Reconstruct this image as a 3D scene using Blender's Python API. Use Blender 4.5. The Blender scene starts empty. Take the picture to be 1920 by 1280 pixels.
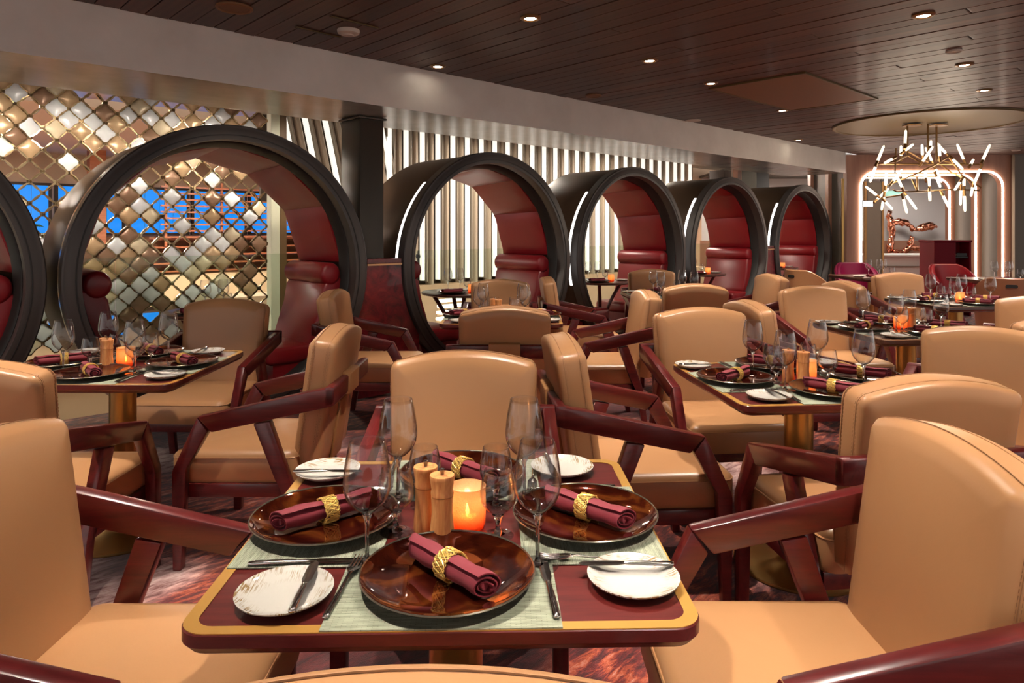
import bpy, bmesh, math, random
from mathutils import Vector, Matrix, noise as mnoise

random.seed(7)
PI = math.pi
scene = bpy.context.scene
COL = scene.collection

# ------------------------------------------------------------------ camera
EYE = 1.34
cam_data = bpy.data.cameras.new('camera')
cam_data.sensor_width = 36.0
cam_data.lens = 24.0
cam_data.shift_y = -0.1083
cam_data.clip_start = 0.05
cam_data.clip_end = 100
cam = bpy.data.objects.new('camera', cam_data)
cam.location = (0, 0, EYE)
cam.rotation_euler = (PI / 2, 0, 0)
COL.objects.link(cam)
scene.camera = cam

# ------------------------------------------------------------------ world, exposure
world = bpy.data.worlds.new('world')
scene.world = world
world.use_nodes = True
world.node_tree.nodes['Background'].inputs[0].default_value = (1.0, 0.93, 0.87, 1)
world.node_tree.nodes['Background'].inputs[1].default_value = 0.85
scene.view_settings.view_transform = 'Standard'
scene.view_settings.look = 'None'
scene.view_settings.exposure = 0.15
scene.view_settings.gamma = 1.0
scene.view_settings.use_curve_mapping = False
scene.cycles.use_denoising = True
scene.cycles.max_bounces = 6
scene.cycles.diffuse_bounces = 2
scene.cycles.glossy_bounces = 3
scene.cycles.transmission_bounces = 5
scene.cycles.transparent_max_bounces = 20
scene.cycles.use_adaptive_sampling = True
scene.cycles.adaptive_threshold = 0.06
scene.cycles.use_light_tree = False
scene.cycles.sample_clamp_indirect = 6.0
scene.cycles.caustics_reflective = False
scene.cycles.caustics_refractive = False

# room axes: the booth row runs along U, its depth along V (seen from above)
ROOM = math.radians(43.06)
U = Vector((math.cos(ROOM), math.sin(ROOM), 0))
V = Vector((-math.sin(ROOM), math.cos(ROOM), 0))
CEIL = 2.60
SOFFIT_Z = 2.27
SOFFIT_B = 4.39
SOFFIT_BACK = 5.30
BOOTH_B = 4.70

def room(a, b, z=0.0):
    p = U * a + V * b
    return Vector((p.x, p.y, z))

# ------------------------------------------------------------------ materials
MATS = {}

def srgb(r, g, b):
    def f(c):
        c /= 255.0
        return c / 12.92 if c <= 0.04045 else ((c + 0.055) / 1.055) ** 2.4
    return (f(r), f(g), f(b), 1.0)

class NT:
    def __init__(self, name):
        self.m = bpy.data.materials.new(name)
        self.m.use_nodes = True
        self.t = self.m.node_tree
        self.n = self.t.nodes
        self.p = self.n['Principled BSDF']
        MATS[name] = self.m
    def add(self, kind, **kw):
        nd = self.n.new(kind)
        for k, v in kw.items():
            if k.startswith('i_'):
                nd.inputs[k[2:].replace('_', ' ')].default_value = v
            else:
                setattr(nd, k, v)
        return nd
    def link(self, a, b):
        self.t.links.new(a, b)
    def coords(self, scale=(1, 1, 1), rot=(0, 0, 0), kind='Object'):
        tc = self.add('ShaderNodeTexCoord')
        mp = self.add('ShaderNodeMapping')
        mp.inputs['Scale'].default_value = scale
        mp.inputs['Rotation'].default_value = rot
        self.link(tc.outputs[kind], mp.inputs['Vector'])
        return mp.outputs['Vector']
    def noise(self, vec, scale=5, detail=4, rough=0.55, dist=0.0):
        nd = self.add('ShaderNodeTexNoise')
        nd.inputs['Scale'].default_value = scale
        nd.inputs['Detail'].default_value = detail
        nd.inputs['Roughness'].default_value = rough
        nd.inputs['Distortion'].default_value = dist
        self.link(vec, nd.inputs['Vector'])
        return nd.outputs['Fac']
    def ramp(self, fac, stops):
        r = self.add('ShaderNodeValToRGB')
        el = r.color_ramp.elements
        while len(el) < len(stops):
            el.new(0.5)
        for e, (pos, c) in zip(el, stops):
            e.position = pos
            e.color = c if len(c) == 4 else (*c, 1)
        self.link(fac, r.inputs['Fac'])
        return r.outputs['Color']
    def mix(self, fac, a, b):
        mx = self.add('ShaderNodeMix', data_type='RGBA')
        for sock, val in ((mx.inputs['Factor'], fac), (mx.inputs[6], a), (mx.inputs[7], b)):
            if hasattr(val, 'is_output'):
                self.link(val, sock)
            else:
                sock.default_value = val
        return mx.outputs[2]
    def math(self, op, a, b=None):
        nd = self.add('ShaderNodeMath', operation=op)
        for i, v in enumerate((a, b)):
            if v is None:
                continue
            if hasattr(v, 'is_output'):
                self.link(v, nd.inputs[i])
            else:
                nd.inputs[i].default_value = v
        return nd.outputs[0]
    def base(self, c):
        if hasattr(c, 'is_output'):
            self.link(c, self.p.inputs['Base Color'])
        else:
            self.p.inputs['Base Color'].default_value = c
    def set(self, **kw):
        names = {'rough': 'Roughness', 'metal': 'Metallic', 'coat': 'Coat Weight', 'coat_rough': 'Coat Roughness', 'spec': 'Specular IOR Level',
                 'trans': 'Transmission Weight', 'ior': 'IOR', 'es': 'Emission Strength', 'ec': 'Emission Color', 'sheen': 'Sheen Weight',
                 'subs': 'Subsurface Weight'}
        for k, v in kw.items():
            s = self.p.inputs[names[k]]
            if hasattr(v, 'is_output'):
                self.link(v, s)
            else:
                s.default_value = v
    def bump(self, h, strength=0.2, dist=0.002):
        b = self.add('ShaderNodeBump')
        b.inputs['Strength'].default_value = strength
        b.inputs['Distance'].default_value = dist
        self.link(h, b.inputs['Height'])
        self.link(b.outputs['Normal'], self.p.inputs['Normal'])

def plain(name, c, rough=0.5, metal=0.0, **kw):
    t = NT(name)
    t.base(c)
    t.set(rough=rough, metal=metal, **kw)
    return t.m

def leather(name, c, c2, rough=0.4, bump=0.10, scale=220, **kw):
    t = NT(name)
    v = t.coords()
    t.base(t.mix(t.noise(v, 3.0, 5), c, c2))
    t.set(rough=rough, **kw)
    t.bump(t.noise(v, scale, 2), bump, 0.001)
    return t.m

def wood(name, dark, light, scale=(60, 3, 60), rough=0.3, coat=0.3, kind='Object', fine=1.0):
    t = NT(name)
    v = t.coords(scale, kind=kind)
    f = t.noise(v, 1.0 * fine, 6, 0.65, 0.6)
    t.base(t.ramp(f, [(0.32, dark), (0.68, light)]))
    t.set(rough=rough, coat=coat, coat_rough=0.15)
    t.bump(f, 0.05, 0.001)
    return t.m

def emit(name, c, s, base=(0.8, 0.8, 0.8, 1)):
    t = NT(name)
    t.base(base)
    t.set(ec=c, es=s, rough=0.5)
    return t.m

def thin_glass(name, tint=(0.97, 0.98, 0.98, 1), edge=0.85, base=0.05, power=3.0, rough=0.0):
    t = NT(name)
    t.n.remove(t.p)
    out = t.n['Material Output']
    tr = t.add('ShaderNodeBsdfTransparent')
    tr.inputs[0].default_value = tint
    gl = t.add('ShaderNodeBsdfGlossy')
    gl.inputs['Roughness'].default_value = rough
    lw = t.add('ShaderNodeLayerWeight')
    lw.inputs[0].default_value = 0.5
    f = t.math('POWER', lw.outputs['Facing'], power)
    f = t.math('MULTIPLY', f, edge)
    f = t.math('ADD', f, base)
    mx = t.add('ShaderNodeMixShader')
    t.link(f, mx.inputs[0])
    t.link(tr.outputs[0], mx.inputs[1])
    t.link(gl.outputs[0], mx.inputs[2])
    t.link(mx.outputs[0], out.inputs[0])
    return t.m

# leathers
leather('tan_leather', srgb(194, 144, 100), srgb(180, 130, 88), 0.34, 0.08)
leather('tan_patch', srgb(190, 138, 88), srgb(165, 115, 70), 0.5, 0.9, 90)
leather('booth_leather', srgb(138, 22, 29), srgb(114, 14, 23), 0.36, 0.06)
leather('magenta_leather', srgb(150, 20, 75), srgb(130, 15, 62), 0.4, 0.06)
leather('brown_leather', srgb(140, 88, 58), srgb(122, 76, 50), 0.4, 0.06)
plain('stitch_thread', srgb(172, 126, 90), 0.7)
plain('seam_tan', srgb(172, 126, 88), 0.6)
# woods
wood('wine_wood', srgb(70, 15, 17), srgb(102, 28, 28), (40, 4, 40), 0.28, 0.35)
wood('table_wood', srgb(78, 22, 22), srgb(106, 36, 33), (6, 60, 30), 0.32, 0.3)
wood('dark_table_wood', srgb(66, 38, 30), srgb(92, 58, 46), (6, 60, 30), 0.32, 0.3)
wood('olive_wood', srgb(206, 116, 62), srgb(244, 176, 108), (90, 90, 9), 0.4, 0.2)
wood('portal_wood', srgb(150, 105, 85), srgb(172, 128, 106), (10, 10, 0.6), 0.4, 0.1)
wood('slat_wood', srgb(150, 85, 55), srgb(180, 110, 75), (3, 3, 40), 0.45, 0.1)
plain('gold_edge', srgb(202, 150, 74), 0.35, 0.35)
plain('brass', srgb(190, 150, 90), 0.3, 0.9)
plain('bronze_rod', srgb(140, 106, 66), 0.35, 0.8)
plain('gold_wire', srgb(255, 212, 118), 0.28, 0.6)
plain('steel', srgb(205, 200, 195), 0.15, 1.0)
plain('copper_art', srgb(225, 150, 120), 0.14, 1.0)
plain('dark_metal', srgb(62, 57, 52), 0.42, 0.35)
plain('booth_ring', srgb(66, 60, 58), 0.42, 0.2)
plain('booth_shell', srgb(70, 52, 38), 0.42, 0.45)
plain('booth_black', srgb(24, 20, 18), 0.5)
plain('pillar_dark', srgb(66, 60, 52), 0.4, 0.4)
plain('white_porcelain_edge', srgb(240, 236, 228), 0.2)
plain('wax', srgb(250, 225, 190), 0.6, 0, subs=0.3)
plain('off_white', srgb(222, 214, 204), 0.6)
plain('cream_wall', srgb(205, 170, 140), 0.7)
plain('atrium_tan', srgb(205, 174, 146), 0.7)
plain('desk_wine', srgb(112, 16, 32), 0.5, spec=0.12)
plain('atrium_dark', srgb(60, 42, 32), 0.6)
plain('atrium_brown', srgb(120, 78, 50), 0.6)
plain('post_cream', srgb(205, 205, 180), 0.4)
plain('post_brown', srgb(105, 80, 50), 0.4)
plain('fin_cream', srgb(182, 164, 142), 0.55)
plain('passage_panel', srgb(66, 60, 52), 0.5)
plain('fin_grey', srgb(150, 136, 120), 0.5)
plain('fin_backing', srgb(84, 72, 60), 0.7)
plain('ceiling_gold', srgb(102, 82, 46), 0.5, 0.3)
plain('ceiling_brown', srgb(120, 84, 52), 0.6)
plain('detector_white', srgb(200, 190, 178), 0.5)
plain('taupe_wall', srgb(112, 102, 90), 0.5)
plain('far_wall_white', srgb(205, 198, 196), 0.7)
plain('wainscot', srgb(150, 105, 84), 0.6)
plain('counter_white', srgb(232, 226, 220), 0.35)
plain('burl_panel_gold', srgb(200, 150, 110), 0.3, 0.7)
plain('plant_green', srgb(46, 84, 50), 0.6)
plain('tile_pearl', srgb(244, 246, 246), 0.25, 0.05)
plain('tile_gold', srgb(214, 180, 138), 0.3, 0.25)
plain('tile_cream', srgb(240, 222, 186), 0.3, 0.1)
plain('tile_bronze', srgb(158, 124, 98), 0.3, 0.25)
plain('tile_rim', srgb(172, 148, 112), 0.25, 0.9)
plain('tile_clip', srgb(90, 70, 45), 0.35, 0.8)
plain('amber_rim', srgb(150, 140, 125), 0.2, 0.8)
# lights
emit('downlight_glow', (1.0, 0.88, 0.72, 1), 30)
emit('tube_glow', (1.0, 0.88, 0.66, 1), 1.35)
emit('led_warm', (1.0, 0.80, 0.64, 1), 17)
emit('ring_glint', (1.0, 0.95, 0.90, 1), 2.6)  # reflection on the booth rings, put in as glow
emit('fin_light', (1.0, 0.93, 0.82, 1), 0.85)
emit('window_blue', (0.004, 0.26, 0.92, 1), 0.95, (0.0, 0.02, 0.06, 1))
emit('orange_glow', (1.0, 0.42, 0.12, 1), 5)
emit('flame', (1.0, 0.72, 0.36, 1), 30)
emit('sign_white', (1, 1, 1, 1), 2.5)
emit('sign_green', (0.1, 0.7, 0.55, 1), 0.8)
emit('step_light', (1.0, 0.9, 0.78, 1), 2.0)
for n_ in ('tube_glow', 'orange_glow', 'flame', 'step_light', 'sign_white', 'sign_green', 'window_blue', 'downlight_glow', 'ring_glint'):
    MATS[n_].cycles.emission_sampling = 'NONE'
# glass
thin_glass('bowl_glass', (0.975, 0.98, 0.985, 1), 1.0, 0.035, 2.5)
thin_glass('rail_glass', (0.90, 0.95, 0.90, 1), 0.6, 0.02, 4.0)
thin_glass('door_glass', (0.62, 0.60, 0.54, 1), 0.5, 0.05, 3.0, 0.05)
t = NT('solid_glass'); t.base((1, 1, 1, 1)); t.set(rough=0.0, trans=1.0, ior=1.46)

# amber votive glass: translucent, lit by the flame inside
t = NT('amber_glass')
v = t.coords()
cell = t.add('ShaderNodeTexVoronoi'); cell.inputs['Scale'].default_value = 260
t.link(v, cell.inputs['Vector'])
sz = t.add('ShaderNodeSeparateXYZ'); t.link(v, sz.inputs[0])
tone = t.ramp(t.math('MULTIPLY', sz.outputs[2], 12.0), [(0.05, (1.0, 0.22, 0.06, 1)), (0.35, (1.0, 0.52, 0.24, 1)), (0.75, (1.0, 0.68, 0.40, 1))])
t.base(tone); t.set(rough=0.12, ior=1.45, coat=0.5)
t.bump(cell.outputs['Distance'], 0.9, 0.002)
out = t.n['Material Output']
trl = t.add('ShaderNodeBsdfTranslucent'); t.link(tone, trl.inputs[0])
trp = t.add('ShaderNodeBsdfTransparent'); t.link(tone, trp.inputs[0])
m1 = t.add('ShaderNodeMixShader'); m1.inputs[0].default_value = 0.55
t.link(trl.outputs[0], m1.inputs[1]); t.link(trp.outputs[0], m1.inputs[2])
m2 = t.add('ShaderNodeMixShader'); m2.inputs[0].default_value = 0.34
t.link(m1.outputs[0], m2.inputs[1]); t.link(t.p.outputs[0], m2.inputs[2])
t.link(m2.outputs[0], out.inputs[0])

# napkin cloth
t = NT('napkin_cloth'); v = t.coords()
t.base(t.mix(t.noise(v, 25, 4), srgb(138, 36, 52), srgb(118, 26, 40))); t.set(rough=0.7, sheen=0.1)
t.bump(t.noise(v, 900, 2), 0.15, 0.0005)

# charger: dark amber lacquer with marbling
t = NT('amber_charger'); v = t.coords()
f = t.noise(v, 8, 3, 0.45, 2.4)
t.base(t.ramp(f, [(0.33, srgb(62, 18, 11)), (0.52, srgb(104, 38, 19)), (0.62, srgb(165, 86, 36)), (0.73, srgb(84, 27, 15))]))
t.set(rough=0.06, metal=0.75, coat=1.0, coat_rough=0.02)

# side plate: white with brushed gold strokes on the rim
t = NT('side_plate_glaze'); v = t.coords()
sx = t.add('ShaderNodeSeparateXYZ'); t.link(v, sx.inputs[0])
r2 = t.math('SQRT', t.math('ADD', t.math('POWER', sx.outputs[0], 2.0), t.math('POWER', sx.outputs[1], 2.0)))
rim = t.ramp(r2, [(0.042, (0, 0, 0, 1)), (0.066, (1, 1, 1, 1))])
st = t.noise(t.coords((520, 34, 1)), 1.0, 2, 0.5)
st = t.ramp(st, [(0.50, (0, 0, 0, 1)), (0.54, (1, 1, 1, 1))])
pa = t.noise(t.coords((30, 30, 1)), 1.0, 2)
pa = t.ramp(pa, [(0.42, (0, 0, 0, 1)), (0.55, (1, 1, 1, 1))])
fac = t.math('MULTIPLY', t.math('MULTIPLY', rim, st), pa)
t.base(t.mix(fac, srgb(208, 203, 195), srgb(152, 124, 84))); t.set(rough=0.15, coat=0.3)

# woven placemat
t = NT('placemat_weave'); v = t.coords()
w1 = t.add('ShaderNodeTexBrick')
w1.inputs['Scale'].default_value = 1.0
w1.inputs['Color1'].default_value = srgb(156, 160, 138)
w1.inputs['Color2'].default_value = srgb(128, 134, 114)
w1.inputs['Mortar'].default_value = srgb(104, 108, 90)
w1.inputs['Mortar Size'].default_value = 0.0006
w1.inputs['Brick Width'].default_value = 0.016
w1.inputs['Row Height'].default_value = 0.0032
t.link(v, w1.inputs['Vector'])
nn = t.noise(t.coords((18, 160, 1)), 1, 3)
t.base(t.mix(t.ramp(nn, [(0.35, (0, 0, 0, 1)), (0.7, (0.75, 0.75, 0.75, 1))]), w1.outputs['Color'], srgb(178, 182, 160)))
t.set(rough=0.75)
t.bump(w1.outputs['Fac'], 0.5, 0.001)

# carpet
t = NT('carpet'); v = t.coords((1, 1, 1), (0, 0, math.radians(38)))
st = t.noise(t.coords((9, 30, 1), (0, 0, math.radians(-28))), 1.0, 6, 0.7, 0.4)
big = t.noise(v, 0.9, 2, 0.5)
big2 = t.noise(t.coords((1, 1, 1), (0, 0, 1.0)), 1.3, 2, 0.5)
warm = t.ramp(st, [(0.38, srgb(66, 14, 20)), (0.49, srgb(120, 34, 34)), (0.57, srgb(190, 84, 46)), (0.68, srgb(206, 150, 136))])
pale = t.ramp(st, [(0.38, srgb(120, 62, 60)), (0.48, srgb(176, 136, 132)), (0.6, srgb(206, 176, 172))])
c = t.mix(t.ramp(big, [(0.56, (0, 0, 0, 1)), (0.63, (1, 1, 1, 1))]), warm, pale)
deep = t.ramp(st, [(0.4, srgb(48, 10, 16)), (0.62, srgb(104, 30, 30))])
c = t.mix(t.ramp(big2, [(0.50, (0, 0, 0, 1)), (0.57, (1, 1, 1, 1))]), c, deep)
t.base(c); t.set(rough=0.95, sheen=0.3)
t.bump(t.noise(t.coords(), 350, 2), 0.5, 0.004)

# polished plaster soffit
t = NT('soffit_plaster'); v = t.coords()
f = t.noise(v, 2.2, 8, 0.62)
t.base(t.ramp(f, [(0.3, srgb(208, 200, 191)), (0.7, srgb(226, 219, 211))])); t.set(rough=0.38)
t.bump(t.noise(v, 14, 4), 0.05, 0.004)
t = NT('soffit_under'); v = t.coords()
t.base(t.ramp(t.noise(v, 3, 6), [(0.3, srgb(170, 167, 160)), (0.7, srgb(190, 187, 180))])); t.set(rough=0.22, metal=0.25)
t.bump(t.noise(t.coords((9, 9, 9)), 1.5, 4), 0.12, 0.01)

# ceiling planks
for i, (d, l) in enumerate(((srgb(58, 36, 27), srgb(88, 58, 44)), (srgb(50, 31, 24), srgb(78, 50, 38)), (srgb(64, 38, 28), srgb(98, 62, 46)))):
    wood('ceiling_plank_%d' % i, d, l, (40, 1.6, 20), 0.5, 0.05)

# wine burl panel between booths
t = NT('burl_wine'); v = t.coords()
t.base(t.ramp(t.noise(v, 7, 7, 0.7, 1.2), [(0.32, srgb(58, 10, 16)), (0.55, srgb(118, 20, 30)), (0.72, srgb(140, 40, 36))])); t.set(rough=0.3, coat=0.3)

# ------------------------------------------------------------------ mesh helpers
class B:
    """collects shapes; build() links them as one mesh object"""
    def __init__(self):
        self.v, self.f, self.m = [], [], []
    def add(self, verts, faces, mi=0, mx=None):
        o = len(self.v)
        for p in verts:
            p = Vector(p)
            self.v.append(mx @ p if mx is not None else p)
        for f in faces:
            self.f.append([i + o for i in f])
            self.m.append(mi)
        return self
    def box(self, c, s, mi=0, mx=None):
        x, y, z = (k / 2 for k in s)
        vs = [(c[0] + i * x, c[1] + j * y, c[2] + k * z) for k in (-1, 1) for j in (-1, 1) for i in (-1, 1)]
        return self.add(vs, [(0, 2, 3, 1), (4, 5, 7, 6), (0, 1, 5, 4), (2, 6, 7, 3), (0, 4, 6, 2), (1, 3, 7, 5)], mi, mx)
    def tube(self, path, r, n=8, closed=False, mi=0, mx=None):
        pts = [Vector(p) for p in path]
        N = len(pts)
        rs = r if isinstance(r, (list, tuple)) else [r] * N
        vs, fs = [], []
        up = None
        for i, p in enumerate(pts):
            a = pts[(i - 1) % N] if (closed or i > 0) else pts[i]
            b = pts[(i + 1) % N] if (closed or i < N - 1) else pts[i]
            d = (b - a)
            d = d.normalized() if d.length > 1e-9 else Vector((0, 0, 1))
            if up is None:
                up = Vector((0, 0, 1)) if abs(d.z) < 0.9 else Vector((1, 0, 0))
            s = d.cross(up)
            if s.length < 1e-6:
                s = d.cross(Vector((1, 0.3, 0.1)))
            s.normalize()
            up = s.cross(d).normalized()
            for k in range(n):
                an = 2 * PI * k / n
                vs.append(p + (s * math.cos(an) + up * math.sin(an)) * rs[i])
        seg = N if closed else N - 1
        for i in range(seg):
            j = (i + 1) % N
            for k in range(n):
                l = (k + 1) % n
                fs.append((i * n + k, i * n + l, j * n + l, j * n + k))
        if not closed:
            fs.append(tuple(range(n))[::-1])
            fs.append(tuple((N - 1) * n + k for k in range(n)))
        return self.add(vs, fs, mi, mx)
    def lathe(self, prof, n=32, mi=0, mx=None, close=False):
        vs, fs, idx = [], [], []
        for (r, z) in prof:
            if r < 1e-6:
                idx.append([len(vs)]); vs.append((0, 0, z))
            else:
                idx.append(list(range(len(vs), len(vs) + n)))
                vs += [(r * math.cos(2 * PI * k / n), r * math.sin(2 * PI * k / n), z) for k in range(n)]
        pairs = list(zip(idx[:-1], idx[1:]))
        if close:
            pairs.append((idx[-1], idx[0]))
        for A, C in pairs:
            for k in range(n):
                l = (k + 1) % n
                if len(A) == 1 and len(C) == 1:
                    continue
                if len(A) == 1:
                    fs.append((A[0], C[l], C[k]))
                elif len(C) == 1:
                    fs.append((A[k], A[l], C[0]))
                else:
                    fs.append((A[k], A[l], C[l], C[k]))
        return self.add(vs, fs, mi, mx)
    def slab(self, outline, prof, mi=0, mx=None, bulge=0.0):
        """rings of the outline at (inset, z); caps get a centre vertex, top raised by bulge"""
        n = len(outline)
        P = [Vector((p[0], p[1])) for p in outline]
        nor = []
        for i in range(n):
            e1 = (P[i] - P[i - 1]); e2 = (P[(i + 1) % n] - P[i])
            n1 = Vector((-e1.y, e1.x)).normalized(); n2 = Vector((-e2.y, e2.x)).normalized()
            s = n1 + n2
            k = s.length
            s = s / k if k > 1e-6 else n1
            nor.append(s / max(0.5, s.dot(n1)))
        vs, fs = [], []
        c = Vector(((min(p.x for p in P) + max(p.x for p in P)) / 2, (min(p.y for p in P) + max(p.y for p in P)) / 2))
        for pr_ in prof:
            ins, z = pr_[0], pr_[1]
            k_ = pr_[2] if len(pr_) > 2 else 1.0
            for i in range(n):
                q = c + (P[i] + nor[i] * ins - c) * k_
                vs.append((q.x, q.y, z))
        for j in range(len(prof) - 1):
            for i in range(n):
                k = (i + 1) % n
                fs.append((j * n + i, j * n + k, (j + 1) * n + k, (j + 1) * n + i))
        vs.append((c.x, c.y, prof[0][1] - (bulge if bulge > 0 else 0) * 0)); b = len(vs) - 1
        vs.append((c.x, c.y, prof[-1][1] + bulge)); t_ = len(vs) - 1
        o = (len(prof) - 1) * n
        for i in range(n):
            k = (i + 1) % n
            fs.append((b, k, i))
            fs.append((t_, o + i, o + k))
        return self.add(vs, fs, mi, mx)
    def prism(self, poly, h0, h1, axis='z', mi=0, mx=None):
        """polygon extruded along axis: z -> (x,y), x -> (y,z), y -> (x,z)"""
        n = len(poly)
        def m(p, h):
            return (p[0], p[1], h) if axis == 'z' else ((h, p[0], p[1]) if axis == 'x' else (p[0], h, p[1]))
        vs = [m(p, h0) for p in poly] + [m(p, h1) for p in poly]
        fs = [tuple(range(n))[::-1], tuple(range(n, 2 * n))] + [(i, (i + 1) % n, (i + 1) % n + n, i + n) for i in range(n)]
        return self.add(vs, fs, mi, mx)
    def build(self, name, mats, parent=None, smooth=35, bevel=None, seg=2):
        me = bpy.data.meshes.new(name)
        bm = bmesh.new()
        bv = [bm.verts.new(p) for p in self.v]
        for f, mi in zip(self.f, self.m):
            try:
                fc = bm.faces.new([bv[i] for i in f])
                fc.material_index = mi
            except ValueError:
                pass
        bmesh.ops.recalc_face_normals(bm, faces=bm.faces)
        if bevel:
            ed = [e for e in bm.edges if len(e.link_faces) == 2 and e.calc_face_angle(0) > math.radians(25)]
            bmesh.ops.bevel(bm, geom=ed, offset=bevel, segments=seg, profile=0.5, affect='EDGES', clamp_overlap=True)
        bm.to_mesh(me)
        bm.free()
        for mm in (mats if isinstance(mats, (list, tuple)) else [mats]):
            me.materials.append(MATS[mm])
        if smooth:
            me.polygons.foreach_set('use_smooth', [True] * len(me.polygons))
            me.set_sharp_from_angle(angle=math.radians(smooth))
        me.update()
        return put(name, me, parent)

def put(name, me, parent=None):
    o = bpy.data.objects.new(name, me)
    COL.objects.link(o)
    if parent is not None:
        o.parent = parent
    return o

def thing(name, label, cat, loc=(0, 0, 0), rz=0.0, group=None):
    o = bpy.data.objects.new(name, None)
    o.empty_display_size = 0.1
    COL.objects.link(o)
    o.location = loc
    o.rotation_euler = (0, 0, rz)
    o['label'] = label
    o['category'] = cat
    if group:
        o['group'] = group
    return o

def tag(o, label, cat, group=None, kind=None):
    o['label'] = label
    o['category'] = cat
    if group:
        o['group'] = group
    if kind:
        o['kind'] = kind
    return o

def structure(o, label=None):
    o['kind'] = 'structure'
    if label:
        o['label'] = label
    return o

KIDS = {}
def kids(o):
    return [c for c in o.children]

def copy_tree(o, parent=None):
    c = o.copy()
    COL.objects.link(c)
    if parent is not None:
        c.parent = parent
    for ch in kids(o):
        copy_tree(ch, c)
    return c

def rrect(w, d, r, n=5, cx=0, cy=0):
    pts = []
    for sx, sy, a0 in ((1, 1, 0), (-1, 1, 90), (-1, -1, 180), (1, -1, 270)):
        for k in range(n + 1):
            a = math.radians(a0 + 90 * k / n)
            pts.append((cx + sx * (w / 2 - r) + r * math.cos(a), cy + sy * (d / 2 - r) + r * math.sin(a)))
    return pts

def in_room(o):
    o.rotation_euler = (0, 0, ROOM)
    return o

# ================================================================== the setting
o = in_room(B().box((5.0, 0.6, -0.05), (26, 10.2, 0.1)).build('floor', 'carpet', smooth=0))
structure(o, 'burgundy and rust streaked carpet floor'); o['category'] = 'floor'

ceiling = in_room(B().box((6.5, 0.42, CEIL + 0.10), (18, 7.9, 0.12)).build('ceiling', 'atrium_dark', smooth=0))
structure(ceiling, 'dark walnut plank ceiling'); ceiling['category'] = 'ceiling'
PLW = 0.13
plank_mesh = {}
rp = random.Random(3)
for i in range(123):
    a = -0.6 + i * PLW
    joint = (1.1, 2.6, 0.2, 3.3, 1.8)[i % 5] + rp.uniform(-0.15, 0.15)
    for (b0, b1) in ((-3.4, joint - 0.002), (joint + 0.002, SOFFIT_B - 0.005)):
        mt = 'ceiling_plank_%d' % rp.randrange(3)
        if mt not in plank_mesh:
            pb = B().box((0, 0.5, 0.02), (PLW - 0.005, 1.0, 0.04))
            q = pb.build('plank', mt, ceiling, smooth=0, bevel=0.002, seg=1)
            plank_mesh[mt] = q.data
        else:
            q = put('plank', plank_mesh[mt], ceiling)
        q.location = (a, b0, CEIL + rp.uniform(0, 0.004))
        q.scale = (1, b1 - b0, 1)

# soffit beam over the booths
bm_ = B()
bm_.add([(-3, SOFFIT_B, SOFFIT_Z), (11.5, SOFFIT_B, SOFFIT_Z), (11.5, SOFFIT_BACK, SOFFIT_Z), (-3, SOFFIT_BACK, SOFFIT_Z)], [(0, 1, 2, 3)], 1)
bm_.add([(-3, SOFFIT_B, SOFFIT_Z), (11.5, SOFFIT_B, SOFFIT_Z), (11.5, SOFFIT_B, 2.75), (-3, SOFFIT_B, 2.75)], [(0, 1, 2, 3)], 0)
bm_.add([(-3, SOFFIT_BACK, SOFFIT_Z), (11.5, SOFFIT_BACK, SOFFIT_Z), (11.5, SOFFIT_BACK, 2.75), (-3, SOFFIT_BACK, 2.75)], [(0, 1, 2, 3)], 0)
bm_.add([(11.5, SOFFIT_B, SOFFIT_Z), (11.5, SOFFIT_BACK, SOFFIT_Z), (11.5, SOFFIT_BACK, 2.75), (11.5, SOFFIT_B, 2.75)], [(0, 1, 2, 3)], 0)
bm_.add([(-3, SOFFIT_B, 2.75), (11.5, SOFFIT_B, 2.75), (11.5, SOFFIT_BACK, 2.75), (-3, SOFFIT_BACK, 2.75)], [(0, 1, 2, 3)], 0)
soffit = in_room(bm_.build('trim_1', ['soffit_plaster', 'soffit_under'], smooth=0))
structure(soffit, 'pale polished plaster beam running above the booths'); soffit['category'] = 'beam'

pil = in_room(B().box((2.968, 5.0, 1.135), (0.223, 0.30, 2.27)).box((2.968, 5.0, 2.255), (0.26, 0.34, 0.02))
              .build('trim_2', 'pillar_dark', smooth=30, bevel=0.006))
structure(pil, 'dark bronze square pillar between the two nearest whole booths'); pil['category'] = 'pillar'
pil2 = in_room(B().box((9.62, 5.55, 1.135), (0.2, 0.26, 2.27)).build('trim_3', 'atrium_dark', smooth=30, bevel=0.006))
structure(pil2, 'far dark square pillar behind the booths'); pil2['category'] = 'pillar'

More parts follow.
